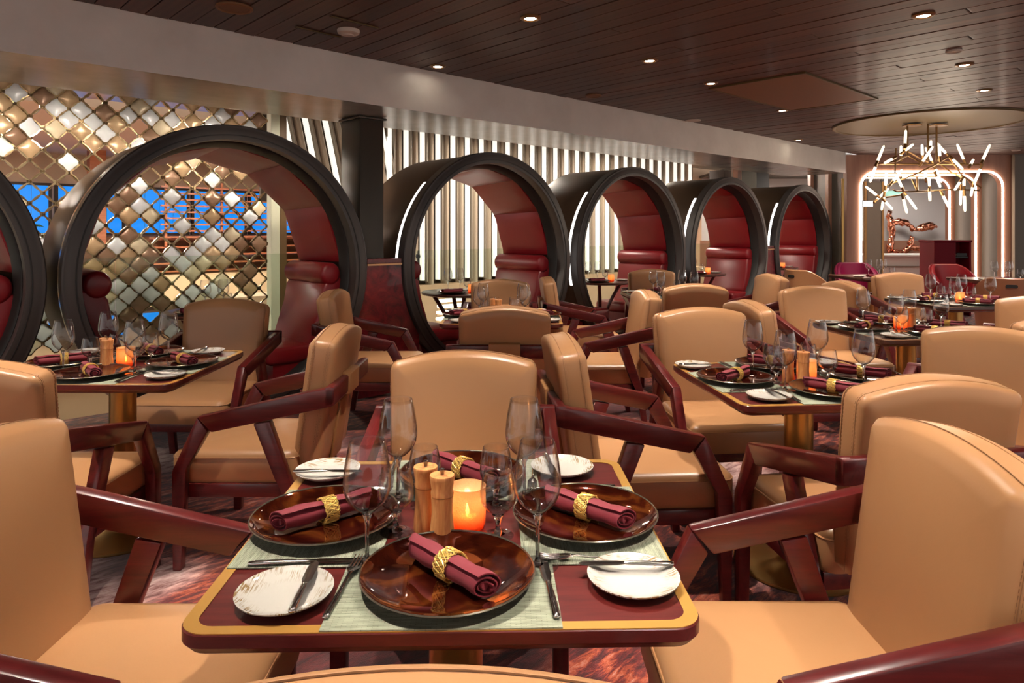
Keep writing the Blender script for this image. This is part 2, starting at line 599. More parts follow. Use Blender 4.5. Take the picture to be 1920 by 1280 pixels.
# ---- far wall with three lit portals (faces the camera)
FARY = 11.36
def portal(y, x0, x1, top, ox0, ox1, depth, name, label, strip):
    inner, r = [], 0.26
    inner.append((x0, 0.0))
    for k in range(9):
        a = PI - PI / 2 * k / 8
        inner.append((x0 + r + r * math.cos(a), top - r + r * math.sin(a)))
    for k in range(9):
        a = PI / 2 - PI / 2 * k / 8
        inner.append((x1 - r + r * math.cos(a), top - r + r * math.sin(a)))
    inner.append((x1, 0.0))
    outer = []
    for (px, pz) in inner:
        if pz < 0.01:
            outer.append((ox0 if px < (x0 + x1) / 2 else ox1, 0.0))
        else:
            outer.append(None)
    n = len(inner)
    outer[0] = (ox0, 0); outer[-1] = (ox1, 0)
    half = n // 2
    for i in range(1, n - 1):
        px, pz = inner[i]
        if i < 5:
            outer[i] = (ox0, 2.6 * i / 5 if i < 4 else 2.6)
        elif i >= n - 5:
            k = n - 1 - i
            outer[i] = (ox1, 2.6 * k / 5 if k < 4 else 2.6)
        else:
            outer[i] = (px, 2.6)
    vs, fs = [], []
    for yy in (y, y + depth):
        vs += [(p[0], yy, p[1]) for p in inner] + [(p[0], yy, p[1]) for p in outer]
    m = 2 * n
    for i in range(n - 1):
        fs.append((i, i + 1, n + i + 1, n + i))
        fs.append((m + i, m + n + i, m + n + i + 1, m + i + 1))
        fs.append((i, m + i, m + i + 1, i + 1))
        fs.append((n + i, n + i + 1, m + n + i + 1, m + n + i))
    w = B().add(vs, fs).build(name, 'portal_wood', smooth=30)
    structure(w, label); w['category'] = 'portal'
    off = 0.012
    path = [(p[0], y - off, p[1]) for p in inner]
    B().tube(path, strip, 6).build('light_strip', 'led_warm', w)
    return w

portal(FARY, 5.80, 8.16, 2.32, 5.57, 12.5, 0.12, 'wall_far', 'wood panelled end wall with a glowing rounded portal', 0.015)
portal(FARY + 0.66, 5.80, 8.16, 2.32, 5.57, 8.6, 0.12, 'trim_4', 'second glowing portal frame inside the end wall passage', 0.013)
portal(FARY + 1.38, 5.80, 8.16, 2.32, 5.57, 8.6, 0.12, 'trim_5', 'third glowing portal frame deepest in the end wall passage', 0.013)
o = B().box((8.30, 12.1, 1.3), (0.06, 1.4, 2.6)).box((5.66, 12.1, 1.3), (0.06, 1.4, 2.6)).build('trim_6', 'passage_panel', smooth=0)
structure(o, 'taupe side panels lining the lit passage'); o['category'] = 'panel'
o = B().box((7.0, 12.1, 2.45), (2.7, 1.4, 0.05)).build('trim_7', 'passage_panel', smooth=0)
structure(o, 'taupe lid over the lit passage'); o['category'] = 'ceiling'
o = B().box((10.4, FARY - 0.05, 1.3), (4.2, 0.06, 2.6)).build('wall_right', 'taupe_wall', smooth=0)
structure(o, 'dark taupe wall beside the outer lit portal'); o['category'] = 'wall'
for k in range(5):
    B().box((8.55 + k * 0.55, FARY - 0.085, 1.3), (0.5, 0.012, 2.56)).build('panel', 'taupe_wall', o, smooth=0, bevel=0.003, seg=1)
o = B().box((5.49, FARY - 0.02, 1.1), (0.03, 0.03, 2.2)).build('trim_8', 'brass', smooth=0)
structure(o, 'thin brass strip at the corner of the end wall'); o['category'] = 'trim'

# room beyond the passage
back = B().box((9, 16.5, 1.3), (9, 0.1, 2.6)).build('wall_back', 'far_wall_white', smooth=0)
structure(back, 'pale wall behind the copper sculpture'); back['category'] = 'wall'
B().box((9, 16.42, 0.55), (9, 0.04, 1.1)).build('wainscot', 'wainscot', back, smooth=0)
o = B().box((9, 14.8, 2.62), (9, 3.6, 0.06)).build('ceiling_lobby', 'passage_panel', smooth=0)
structure(o, 'dark ceiling of the lobby past the portals'); o['category'] = 'ceiling'
o = B().box((9, 14.8, -0.06), (9, 6.5, 0.1)).build('floor_lobby', 'cream_wall', smooth=0)
structure(o, 'pale floor of the lobby past the portals'); o['category'] = 'floor'
d = thing('door_1', 'plain taupe door at left of the lobby passage', 'door', (7.10, 13.4, 0))
d['kind'] = 'structure'
B().box((0, 0, 1.15), (0.30, 0.02, 2.3)).build('leaf', 'taupe_wall', d, smooth=0)
B().box((0.17, 0, 1.15), (0.04, 0.05, 2.3)).box((-0.17, 0, 1.15), (0.04, 0.05, 2.3)).build('frame', 'bronze_rod', d, smooth=0)

co = thing('counter', 'long white stone reception counter in the lobby', 'counter', (9.0, 15.2, 0))
B().box((0, 0, 0.39), (3.0, 0.5, 0.78)).build('body', 'counter_white', co, smooth=0, bevel=0.01)
B().box((0, -0.05, 0.80), (3.1, 0.66, 0.05)).build('top', 'counter_white', co, smooth=0, bevel=0.01)
B().box((0, -0.27, 0.55), (3.0, 0.03, 0.03)).build('ledge', 'steel', co, smooth=0)

# copper wall sculpture
cs = thing('wall_sculpture', 'molten copper sculpture mounted on the pale lobby wall', 'sculpture', (8.92, 16.3, 0))
def blob(path, rs, seed, squash=0.45, n=26):
    b = B().tube(path, rs, n)
    for i, p in enumerate(b.v):
        q = p * 5.0 + Vector((seed, 0, 0))
        d_ = mnoise.noise_vector(q) * 0.045 + mnoise.noise_vector(q * 2.3) * 0.032 + mnoise.noise_vector(q * 5.1) * 0.014
        b.v[i] = Vector((p.x + d_.x, p.y * 1.0 + d_.y * 0.6, p.z + d_.z))
    return b
def smoothpath(pts, k=6):
    out = []
    P = [Vector(p) for p in pts]
    for i in range(len(P) - 1):
        p0, p1, p2, p3 = P[max(i - 1, 0)], P[i], P[i + 1], P[min(i + 2, len(P) - 1)]
        for j in range(k):
            t_ = j / k
            out.append(0.5 * ((2 * p1) + (p2 - p0) * t_ + (2 * p0 - 5 * p1 + 4 * p2 - p3) * t_ ** 2 + (3 * p1 - p0 - 3 * p2 + p3) * t_ ** 3))
    out.append(P[-1])
    return out
def lobe(pts, rs, seed):
    pp = smoothpath(pts, 14)
    rr = []
    for i in range(len(pts) - 1):
        for j in range(14):
            rr.append(rs[i] + (rs[i + 1] - rs[i]) * j / 14)
    rr.append(rs[-1])
    return blob(pp, rr, seed)
lobe([(0.02, -.1, 1.8), (0.05, -.12, 1.5), (0.1, -.1, 1.25), (0.05, -.12, 0.95), (0.0, -.1, 0.75)], [.05, .08, .065, .07, .05], 1).build('trunk', 'copper_art', cs, smooth=60)
lobe([(0.1, -.12, 1.52), (0.3, -.16, 1.55), (0.5, -.14, 1.45), (0.62, -.12, 1.36), (0.8, -.15, 1.42), (1.0, -.14, 1.46), (1.12, -.12, 1.42)], [.06, .085, .07, .035, .09, .085, .03], 2).build('upper_branch', 'copper_art', cs, smooth=60)
lobe([(0.1, -.15, 0.86), (0.3, -.18, 0.84), (0.5, -.2, 0.92), (0.68, -.18, 0.93), (0.8, -.15, 0.86)], [.045, .06, .085, .06, .015], 3).build('lower_branch', 'copper_art', cs, smooth=60)
lobe([(0.5, -.2, 0.95), (0.48, -.2, 1.1), (0.5, -.2, 1.2)], [.06, .06, .04], 4).build('crest', 'copper_art', cs, smooth=60)

sg = thing('exit_sign', 'small green sign hanging under the lobby ceiling', 'sign', (7.55, 13.6, 2.08))
B().box((0, 0, 0), (0.55, 0.03, 0.10)).build('face', 'sign_green', sg, smooth=0)
B().tube([(-.2, 0, .05), (-.2, 0, .5)], 0.006, 6).tube([(.2, 0, .05), (.2, 0, .5)], 0.006, 6).build('hanger', 'dark_metal', sg)
sg = thing('light_sign', 'glowing white square sign on the passage side', 'sign', (6.62, 12.7, 1.84))
B().box((0, 0, 0), (0.17, 0.03, 0.10)).build('face', 'sign_white', sg, smooth=0)
B().box((0, 0.02, 0), (0.19, 0.02, 0.12)).build('housing', 'dark_metal', sg, smooth=0)
B().tube([(0, .02, .05), (0, .02, .58)], .008, 6).build('hanger', 'dark_metal', sg)

hd = thing('host_desk', 'dark wine lacquered host desk in front of the portal', 'desk', (6.91, 10.9, 0))
B().box((-0.12, 0, 0.58), (0.34, 0.40, 1.16)).build('body', 'desk_wine', hd, smooth=0, bevel=0.01)
B().box((0.16, 0.12, 0.58), (0.22, 0.16, 1.14)).box((0.275, 0, 0.58), (0.03, 0.40, 1.16)).build('side', 'desk_wine', hd, smooth=0, bevel=0.004)
for z in (0.35, 0.65, 0.92):
    B().box((0.155, -.07, z), (0.208, 0.22, 0.02)).build('shelf', 'booth_black', hd, smooth=0)
B().box((0, 0, 1.175), (0.60, 0.42, 0.03)).build('top', 'desk_wine', hd, smooth=0, bevel=0.005)
bk = B()
bk.box((0, 0, 0.03), (0.16, 0.22, 0.05), 0).box((0, 0, 0.03), (0.165, 0.2, 0.03), 1)
o = bk.build('ledger', ['booth_black', 'off_white'], smooth=0); o.location = (7.065, 10.83, 0.93)
tag(o, 'black bound ledger on the host desk shelf', 'book')

# ---- atrium behind the booths (room frame)
def rstruct(b, name, mats, label, cat, **kw):
    o = in_room(b.build(name, mats, **kw))
    structure(o, label); o['category'] = cat
    return o
rstruct(B().box((6, 10.5, -2.6), (26, 10, 0.1)), 'floor_atrium', 'cream_wall', 'pale atrium floor far below the booths', 'floor', smooth=0)
rstruct(B().box((3.4, 15.4, 1.5), (14, 0.2, 8.4)), 'wall_atrium', 'atrium_tan', 'tan back wall of the atrium behind the diamond screen', 'wall', smooth=0)
rstruct(B().box((3.0, 12.5, 2.85), (14, 6.5, 0.12)), 'ceiling_atrium', 'atrium_tan', 'tan atrium ceiling behind the diamond screen', 'ceiling', smooth=0)
rstruct(B().box((2.8, 13.0, 0.29), (12, 0.5, 0.50)).box((2.8, 13.1, -0.02), (12, 0.6, 0.10), 1), 'trim_9', ['cream_wall', 'atrium_dark'], 'cream deck edge across the atrium', 'balcony edge', smooth=0)
rstruct(B().box((2.8, 14.6, 0.90), (12, 0.2, 0.66)), 'trim_10', 'atrium_brown', 'brown back bar wall across the atrium', 'wall', smooth=0)
# blue windows across the atrium, each with its frame and panes
for i in range(7):
    a0 = -0.6 + i * 1.22
    w = thing('window_%d' % (i + 1), 'blue lit window of the atrium lounge, number %d from the dim end' % (i + 1), 'window', room(a0, 15.2, 1.27), ROOM)
    w['label'] = ('leftmost', 'second', 'third', 'fourth', 'fifth', 'sixth', 'rightmost')[i] + ' bright blue window across the atrium'
    w['kind'] = 'structure'
    for k in range(4):
        B().box((-0.40 + k * 0.268, 0, 0.46), (0.255, 0.02, 0.90)).build('pane', 'window_blue', w, smooth=0)
    B().box((0, 0.02, 0.0), (1.16, 0.08, 0.05)).box((0, 0.02, 0.93), (1.16, 0.08, 0.05)).box((-.56, 0.02, .46), (.05, .08, .93)).box((.56, 0.02, .46), (.05, .08, .93)).build('frame', 'atrium_dark', w, smooth=0)
for i in range(5):
    a0 = -0.2 + i * 1.6
    w = thing('window_%d' % (i + 8), '', 'window', room(a0, 15.2, -0.75), ROOM)
    w['label'] = ('first', 'second', 'third', 'fourth', 'fifth')[i] + ' low blue window under the cream deck edge, counted from the left'
    w['kind'] = 'structure'
    for k in range(3):
        B().box((-0.42 + k * 0.42, 0, 0.28), (0.40, 0.02, 0.56)).build('pane', 'window_blue', w, smooth=0)
    B().box((0, 0.02, 0.0), (1.32, 0.08, 0.05)).box((0, 0.02, 0.57), (1.32, 0.08, 0.05)).build('frame', 'atrium_dark', w, smooth=0)
# wooden columns across the atrium
for i, a0 in enumerate((0.72, 2.95)):
    c = in_room(B().box((a0, 14.2, 1.5), (0.26, 0.26, 2.6)).build('trim_%d' % (11 + i), 'slat_wood', smooth=0, bevel=0.01))
    structure(c, ('nearer', 'farther')[i] + ' brown wooden column across the atrium'); c['category'] = 'column'
# slatted screen
ss = thing('slat_screen', 'open screen of horizontal wooden slats before the blue windows', 'screen', room(5.4, 13.4, 0), ROOM)
for k in range(9):
    B().box((0, 0, 1.22 + k * 0.115), (3.2, 0.06, 0.03)).build('slat', 'slat_wood', ss, smooth=0)
for x in (-1.5, -0.5, 0.5, 1.5):
    B().box((x, 0.05, 1.65), (0.04, 0.04, 1.2)).build('upright', 'slat_wood', ss, smooth=0)
# shelving across the atrium
sh = thing('wall_shelf', 'brown shelving wall under the blue windows', 'shelf', room(5.4, 13.6, 0), ROOM)
for k in range(5):
    B().box((0, 0, 0.58 + k * 0.15), (3.4, 0.25, 0.03)).build('shelf_board', 'slat_wood', sh, smooth=0)
B().box((0, 0.14, 0.88), (3.4, 0.03, 0.7)).build('back_board', 'atrium_brown', sh, smooth=0)
# vertical baffles of the bar front
bf = thing('baffle_screen', 'row of slim upright wooden baffles across the atrium', 'screen', room(1.4, 13.2, 0), ROOM)
for k in range(20):
    B().box((-1.6 + k * 0.17, 0, 0.83), (0.05, 0.1, 0.56)).build('baffle', 'fin_grey' if k % 2 else 'slat_wood', bf, smooth=0)
# plants
for i, (a0, s) in enumerate(((0.55, 1.0), (1.35, 0.8), (1.95, 0.9))):
    pl = thing('potted_palm', ('leftmost', 'middle', 'rightmost')[i] + ' dark potted palm before the blue windows', 'plant', room(a0, 14.4, 1.2), ROOM, 'palms across the atrium')
    B().lathe([(0, 0), (.07 * s, 0), (.1 * s, .16 * s), (.085 * s, .16 * s), (0, .14 * s)], 16).build('pot', 'booth_black', pl)
    for k in range(11):
        an = 2 * PI * k / 11 + i
        ln = 0.26 * s
        pts = [(math.cos(an) * ln * t_ * 1.0, math.sin(an) * ln * t_, .15 * s + ln * (1.3 * t_ - 1.0 * t_ * t_)) for t_ in (0, .25, .5, .75, 1)]
        B().tube(pts, [.008, .02, .022, .014, .002], 4).build('frond', 'plant_green', pl)
# orange chandelier across the atrium
oc = thing('glow_chandelier', 'wide orange glowing rod chandelier beyond the diamond screen', 'chandelier', room(-0.1, 11.6, 2.05), ROOM)
B().box((0, 0, 0.34), (1.9, 0.5, 0.03)).build('tray', 'bronze_rod', oc, smooth=0)
rod = None
for k in range(26):
    x = -0.92 + k * 0.0735
    for j, y in enumerate((-0.2, 0.1)):
        if rod is None:
            rod = B().tube([(0, 0, 0.33), (0, 0, 0.08)], 0.012, 6).build('rod', 'orange_glow', oc)
            q = rod
        else:
            q = put('rod', rod.data, oc)
        q.location = (x + 0.03 * j, y, -0.02 - 0.06 * math.sin(k * 0.9 + j))
# cream post and its brown partner
ps = thing('support_post', 'cream post with a brown side strip next to the diamond screen', 'post', room(2.80, 6.25, -0.5), ROOM)
B().box((-0.045, 0, 1.9), (0.085, 0.10, 3.8)).build('post', 'post_cream', ps, smooth=0, bevel=0.004)
B().box((0.04, 0.01, 1.9), (0.07, 0.08, 3.8)).build('side_strip', 'post_brown', ps, smooth=0, bevel=0.004)

# ---- fin wall: upright fins with lit strips between them
fw = thing('fin_wall', 'tall curtain wall of cream fins with glowing strips between', 'wall', room(0, 8.0, 0), ROOM)
fw['kind'] = 'structure'
B().box((8.95, 0.32, 1.9), (8.1, 0.05, 3.2)).box((4.2, 0.32, 2.6), (1.4, 0.05, 1.8)).build('backing', 'fin_backing', fw, smooth=0)
fin_me = strip_me = grey_me = None
NF = 34
for k in range(NF):
    a = 3.45 + k * 0.28
    lean = -0.22 if a < 4.95 else 0.0
    if fin_me is None:
        prof = [(-0.05, 0.0), (-0.046, -0.08), (-0.02, -0.115), (0.02, -0.115), (0.046, -0.08), (0.05, 0.0)]
        q1 = B().prism(prof, 0.55, 3.4, 'z').build('fin', 'fin_cream', fw, smooth=50); fin_me = q1.data
        q2 = B().prism([(-0.028, 0.0), (-0.025, -0.05), (0, -0.06), (0.025, -0.05), (0.028, 0.0)], 0.62, 3.4, 'z').build('light_strip', 'fin_light', fw, smooth=50); strip_me = q2.data
        q3 = B().prism([(-0.012, 0.0), (-0.012, -0.16), (0.012, -0.16), (0.012, 0.0)], 0.6, 3.4, 'z').build('rib', 'fin_grey', fw, smooth=0); grey_me = q3.data
    else:
        q1, q2, q3 = put('fin', fin_me, fw), put('light_strip', strip_me, fw), put('rib', grey_me, fw)
    q1.location = (a, 0.20, 0); q2.location = (a + 0.10, 0.12, 0); q3.location = (a + 0.19, 0.25, 0)
    if lean:
        for q in (q1, q2, q3):
            q.rotation_euler = (0, lean, 0)
            q.location.x += 0.42
            q.scale.z = 0.5
            q.location.z = 1.55
rstruct(B().box((8.2, 8.35, 0.0), (10.4, 0.5, 1.1)), 'trim_13', 'cream_wall', 'cream wall under the lit fins', 'wall', smooth=0)
rstruct(B().box((17.0, 9.0, 1.4), (7.5, 0.2, 3.0)), 'wall_gallery', 'cream_wall', 'beige gallery wall past the end of the fins', 'wall', smooth=0)
rstruct(B().box((13.6, 7.2, 1.3), (0.7, 0.1, 2.6)).box((12.6, 6.9, 1.3), (0.12, 0.1, 2.6)), 'trim_14', 'portal_wood', 'wooden wall pieces behind the last booth', 'panel', smooth=0)
rstruct(B().box((12.2, 6.3, 1.3), (0.5, 0.3, 2.6)), 'trim_15', 'pillar_dark', 'dark pier behind the last booth', 'pillar', smooth=0)
rstruct(B().box((6.5, 7.0, 2.83), (20, 3.2, 0.1)), 'ceiling_gallery', 'soffit_under', 'pale ceiling strip over the atrium edge', 'ceiling', smooth=0)
# lit steps seen under the booth table
st_ = thing('staircase', 'short flight of glowing pale steps seen through the pillar booth', 'stairs', room(5.55, 7.0, 0.1), ROOM)
for k in range(6):
    w = 0.62 - k * 0.07
    B().box((0.05 * k, 0.10 * k, 0.03 + 0.065 * k), (w, 0.1, 0.035)).build('tread', 'step_light', st_, smooth=0)
    B().box((0.05 * k, 0.10 * k + 0.04, 0.005 + 0.065 * k), (w, 0.02, 0.03)).build('riser', 'cream_wall', st_, smooth=0)
# starburst lamp
sb = thing('starburst_lamp', 'small brass starburst lamp glowing behind the booths', 'lamp', room(13.1, 8.3, 1.30))
B().lathe([(0, -.06), (.05, -.04), (.06, 0), (.05, .04), (0, .06)], 12).build('globe', 'tube_glow', sb)
for k in range(14):
    dv = Vector((math.cos(k * 2.4), math.sin(k * 2.4), -1 + 2 * (k + .5) / 14)); dv.xy *= math.sqrt(max(0, 1 - dv.z ** 2)) if True else 1
    B().tube([dv * .05, dv * .17], [.006, .012], 6).build('ray', 'brass', sb)
B().tube([(0, 0, .05), (0, 0, 1.4)], 0.006, 6).build('hanger', 'brass', sb)

# ---- glass balustrade
gb = thing('balustrade', 'clear greenish glass balustrade along the atrium edge', 'balustrade', room(0, 5.68, 0), ROOM)
gb['kind'] = 'structure'
for k in range(10):
    B().box((-1.7 + k * 1.5 + 0.75, 0, 0.57), (1.49, 0.016, 1.14)).build('pane', 'rail_glass', gb, smooth=0)
# slender ball-topped posts at the balustrade
for i, a0 in enumerate((4.08, 6.42)):
    sp = thing('ball_post', ('slender dark post with ball top inside the pillar booth', 'slender dark post with ball top inside the booth after it')[i], 'post', room(a0, 5.78, 0), 0, 'ball topped posts')
    B().tube([(0, 0, .02), (0, 0, 1.06)], 0.008, 8).build('rod', 'dark_metal', sp)
    B().lathe([(0, 1.05), (.02, 1.055), (.026, 1.075), (.02, 1.095), (.005, 1.10), (.004, 1.13), (0, 1.135)], 14).build('ball', 'booth_black', sp)
    B().lathe([(0, 0), (.06, 0), (.06, .012), (.01, .02), (0, .02)], 20).build('base', 'dark_metal', sp)

# ---- diamond screen: linked tiles, each one a part
scr = thing('diamond_screen', 'hanging screen of linked gold, bronze and pearl diamond tiles', 'screen', room(0, 6.2, 0), ROOM)
HW, HH = 0.083, 0.0815
def diamond(k):
    c, s = k, 0.16
    w, h = HW * c, HH * c
    t_ = 0.15
    return [(w, -h * t_), (w, h * t_), (w * .52, h * .50), (w * t_, h), (-w * t_, h), (-w * .52, h * .50), (-w, h * t_), (-w, -h * t_), (-w * .52, -h * .50), (-w * t_, -h), (w * t_, -h), (w * .52, -h * .50)]
FLIP = Matrix(((1, 0, 0, 0), (0, 0, -1, 0), (0, 1, 0, 0), (0, 0, 0, 1)))
def tile_mesh(name, face, open_):
    b = B()
    D0 = diamond(0.97)
    Ctr = len(D0)
    # rim frame
    A_, C_ = diamond(0.985), diamond(0.80 if open_ else 0.86)
    n = len(A_)
    vs = [(p[0], p[1], z) for z in (-0.010, 0.010) for p in A_] + [(p[0], p[1], z) for z in (-0.010, 0.010) for p in C_]
    fs = []
    for i in range(n):
        k = (i + 1) % n
        fs += [(i, k, n + k, n + i), (2 * n + i, 3 * n + i, 3 * n + k, 2 * n + k), (n + i, n + k, 3 * n + k, 3 * n + i), (i, 2 * n + i, 2 * n + k, k)]
    b.add(vs, fs, 0, FLIP)
    if not open_:
        b.slab(diamond(0.90), [(0.0, -0.004), (0.0, 0.006), (0.006, 0.010), (0.006, 0.016, .72), (0.006, 0.019, .45), (0.006, .020, .2)], 1, FLIP, 0.0005)
    # clip joining to the tile above
    for dx in (-0.009, 0.009):
        b.box((dx, -0.004, HH), (0.010, 0.03, 0.022), 2)
    b.box((0, -0.004, HH), (0.034, 0.018, 0.008), 2)
    return b.build(name, ['tile_rim', face, 'tile_clip'], scr, smooth=40)
tile_src = {}
rt = random.Random(11)
N_COL, N_ROW = 13, 25
Z_TOP = 2.44
A_NODE = (0.806 - 0.7307) * 6.2 / 0.683
for r in range(N_ROW):
    for c in range(1, N_COL):
        a = A_NODE - 2 * HW + 2 * HW * c + (HW if r % 2 else 0)
        z = Z_TOP - HH * r
        if a > 2.62:
            continue
        hi = r / N_ROW
        p_open = 0.30 if r < 6 else (0.56 if r < 14 else 0.34)
        x = rt.random()
        if x < p_open:
            kind = 'open'
        else:
            y = rt.random()
            kind = 'tile_pearl' if y < 0.42 else ('tile_gold' if y < 0.66 else ('tile_cream' if y < 0.80 else 'tile_bronze'))
        if kind not in tile_src:
            q = tile_mesh('diamond_tile', 'tile_rim' if kind == 'open' else kind, kind == 'open')
            tile_src[kind] = q.data
        else:
            q = put('diamond_tile', tile_src[kind], scr)
        q.location = (a, 0, z)
        q.rotation_euler = (rt.uniform(-.10, .10), 0, rt.uniform(-.28, .28))

# the screen's far end, outside the picture's left edge
jb = bmesh.new()
for r in range(N_ROW):
    for c in range(-9, 1):
        kind = rt.choice(('open', 'open', 'tile_pearl', 'tile_gold', 'tile_cream', 'tile_bronze'))
        a = A_NODE - 2 * HW + 2 * HW * c + (HW if r % 2 else 0)
        me_ = tile_src[kind].copy()
        me_.transform(Matrix.Translation((a, 0, Z_TOP - HH * r)) @ Matrix.Rotation(rt.uniform(-.28, .28), 4, 'Z'))
        f0 = len(jb.faces)
        jb.from_mesh(me_)
        jb.faces.ensure_lookup_table()
        for f_ in jb.faces[f0:]:
            if f_.material_index == 1:
                f_.material_index = {'open': 0, 'tile_pearl': 1, 'tile_gold': 3, 'tile_cream': 4, 'tile_bronze': 5}[kind]
        bpy.data.meshes.remove(me_)
jm = bpy.data.meshes.new('outer_tiles')
jb.to_mesh(jm); jb.free()
for n_ in ('tile_rim', 'tile_pearl', 'tile_clip', 'tile_gold', 'tile_cream', 'tile_bronze'):
    jm.materials.append(MATS[n_])
put('outer_tiles', jm, scr)['kind'] = 'stuff'

# ---- ceiling fittings
LIGHTS = [(0.11, 4.05), (-0.57, 5.24), (1.02, 5.06), (1.70, 5.84), (2.84, 7.17), (3.98, 9.49), (2.41, 4.0), (3.44, 5.19), (4.24, 6.13)]
LWORD = ['top centre of the ceiling', 'soffit edge nearest the pillar', 'middle of the ceiling', 'left corner of the access panel', 'front corner of the access panel',
         'far soffit end', 'top right of the ceiling', 'ceiling beside the round medallion', 'ceiling just before the round medallion']
dl_src = None
SPOT_W = 145
def spot(x, y, w, size=74, r=0.022):
    ld = bpy.data.lights.new('spot', 'SPOT')
    ld.energy = w
    ld.color = (1.0, 0.89, 0.76)
    ld.spot_size = math.radians(size)
    ld.spot_blend = 0.4
    ld.shadow_soft_size = r
    lo = bpy.data.objects.new('downlight_beam', ld)
    lo.location = (x, y, CEIL - 0.03)
    COL.objects.link(lo)
    return lo
for (x, y), wd in zip(LIGHTS, LWORD):
    t_ = thing('downlight', 'small round recessed downlight at the ' + wd, 'light', (x, y, CEIL), 0, 'recessed downlights')
    B().lathe([(.045, .004), (.062, .004), (.062, -.004), (.045, -.010), (.036, -.002), (.036, .004)], 28).build('trim_ring', 'bronze_rod', t_)
    B().lathe([(0, .0), (.034, .0), (.034, -.004), (0, -.006)], 20).build('lens', 'downlight_glow', t_)
    near_beam = (V.x * x + V.y * y) > 4.0
    l = spot(x, y, SPOT_W * (.4 if near_beam else 1), 52 if near_beam else 74)
    l.parent = t_
    l.location = (0, 0, -0.03)

ap = thing('access_panel', 'flat tan oblong access panel set in the plank ceiling', 'panel', room(6.2, 2.8, CEIL), ROOM)
B().box((0, 0, -0.004), (1.54, 0.82, 0.008)).build('door', 'ceiling_brown', ap, smooth=0)
B().box((0, .42, -.005), (1.6, .02, .014)).box((0, -.42, -.005), (1.6, .02, .014)).box((.79, 0, -.005), (.02, .82, .014)).box((-.79, 0, -.005), (.02, .82, .014)).build('frame', 'ceiling_gold', ap, smooth=0)
sm = thing('smoke_detector', 'round white smoke detector on the plank ceiling', 'smoke detector', (-1.03, 4.30, CEIL), 0)
B().lathe([(0, -.028), (.05, -.028), (.066, -.02), (.07, -.008), (.07, .002), (0, .002)], 32).build('body', 'detector_white', sm)
B().lathe([(0, -.034), (.03, -.034), (.034, -.028), (0, -.028)], 24).build('sensor', 'detector_white', sm)
SPK = [(-1.57, 3.86, 0.10, 'brown round speaker grille at the upper left of the ceiling', 'ceiling_brown'), (0.76, 6.37, 0.075, 'small brown round speaker grille near the soffit', 'ceiling_brown'),
       (2.07, 7.8, 0.085, 'white round vent disc beside the far soffit', 'detector_white'), (3.1, 4.79, 0.05, 'small white sprinkler rosette on the right of the ceiling', 'detector_white'),
       (7.9, 10.7, 0.06, 'small far sprinkler rosette near the end wall', 'detector_white')]
for (x, y, r, lb, mt) in SPK:
    s_ = thing('ceiling_grille', lb, 'grille', (x, y, CEIL), 0)
    B().lathe([(r * .84, -.004), (r * .9, -.012), (r, -.008), (r, .002), (r * .84, .002)], 32, close=True).build('rim', mt, s_)
    B().lathe([(0, -.006), (r * .85, -.005), (r * .85, .001), (0, .001)], 32).build('face', mt, s_)

md = thing('ceiling_medallion', 'large round gold ceiling medallion above the chandelier', 'medallion', (4.86, 8.0, CEIL), 0)
B().lathe([(0, -.004), (0.5, -.005), (.93, -.008), (.97, -.012), (.97, .002), (0, .002)], 64).build('dish', 'ceiling_gold', md)
B().lathe([(.965, -.014), (.975, -.020), (1.0, -.020), (1.01, -.012), (1.01, .002), (.965, .002)], 64, close=True).build('rim', 'ceiling_gold', md)

for i, (p, q) in enumerate((((555, 50), (640, 70)), ((620, 30), (708, 52)))):
    def cp(px, py):
        Y = 1280 * (CEIL - EYE) / (432 - py)
        return Vector(((px - 960) / 1280 * Y, Y, CEIL))
    A_, C_ = cp(*p), cp(*q)
    d_ = C_ - A_
    s_ = thing('ceiling_slot', ('nearer', 'farther')[i] + ' slim tan slot strip beside the smoke detector', 'trim', (A_ + C_) / 2, math.atan2(d_.y, d_.x), 'ceiling slots')
    B().box((0, 0, -.003), (d_.length, .022, .006)).build('strip', 'ceiling_gold', s_, smooth=0)
    B().box((0, 0, -.005), (d_.length * .96, .008, .004)).build('gap', 'booth_black', s_, smooth=0)

# ================================================================== booths
ZC, RR, BD = 1.043, 1.02, 0.85
TOY = Matrix(((1, 0, 0, 0), (0, 0, 1, 0), (0, 1, 0, ZC), (0, 0, 0, 1)))
def arc_band(r0, r1, y0, y1, a0, a1, n):
    vs, fs = [], []
    for i in range(n + 1):
        a = a0 + (a1 - a0) * i / n
        for (r, y) in ((r0, y0), (r1, y0), (r1, y1), (r0, y1)):
            vs.append((r * math.cos(a), y, ZC + r * math.sin(a)))
    for i in range(n):
        for k in range(4):
            l = (k + 1) % 4
            fs.append((i * 4 + k, i * 4 + l, i * 4 + 4 + l, i * 4 + 4 + k))
    fs += [(0, 1, 2, 3), (n * 4 + 3, n * 4 + 2, n * 4 + 1, n * 4)]
    return vs, fs

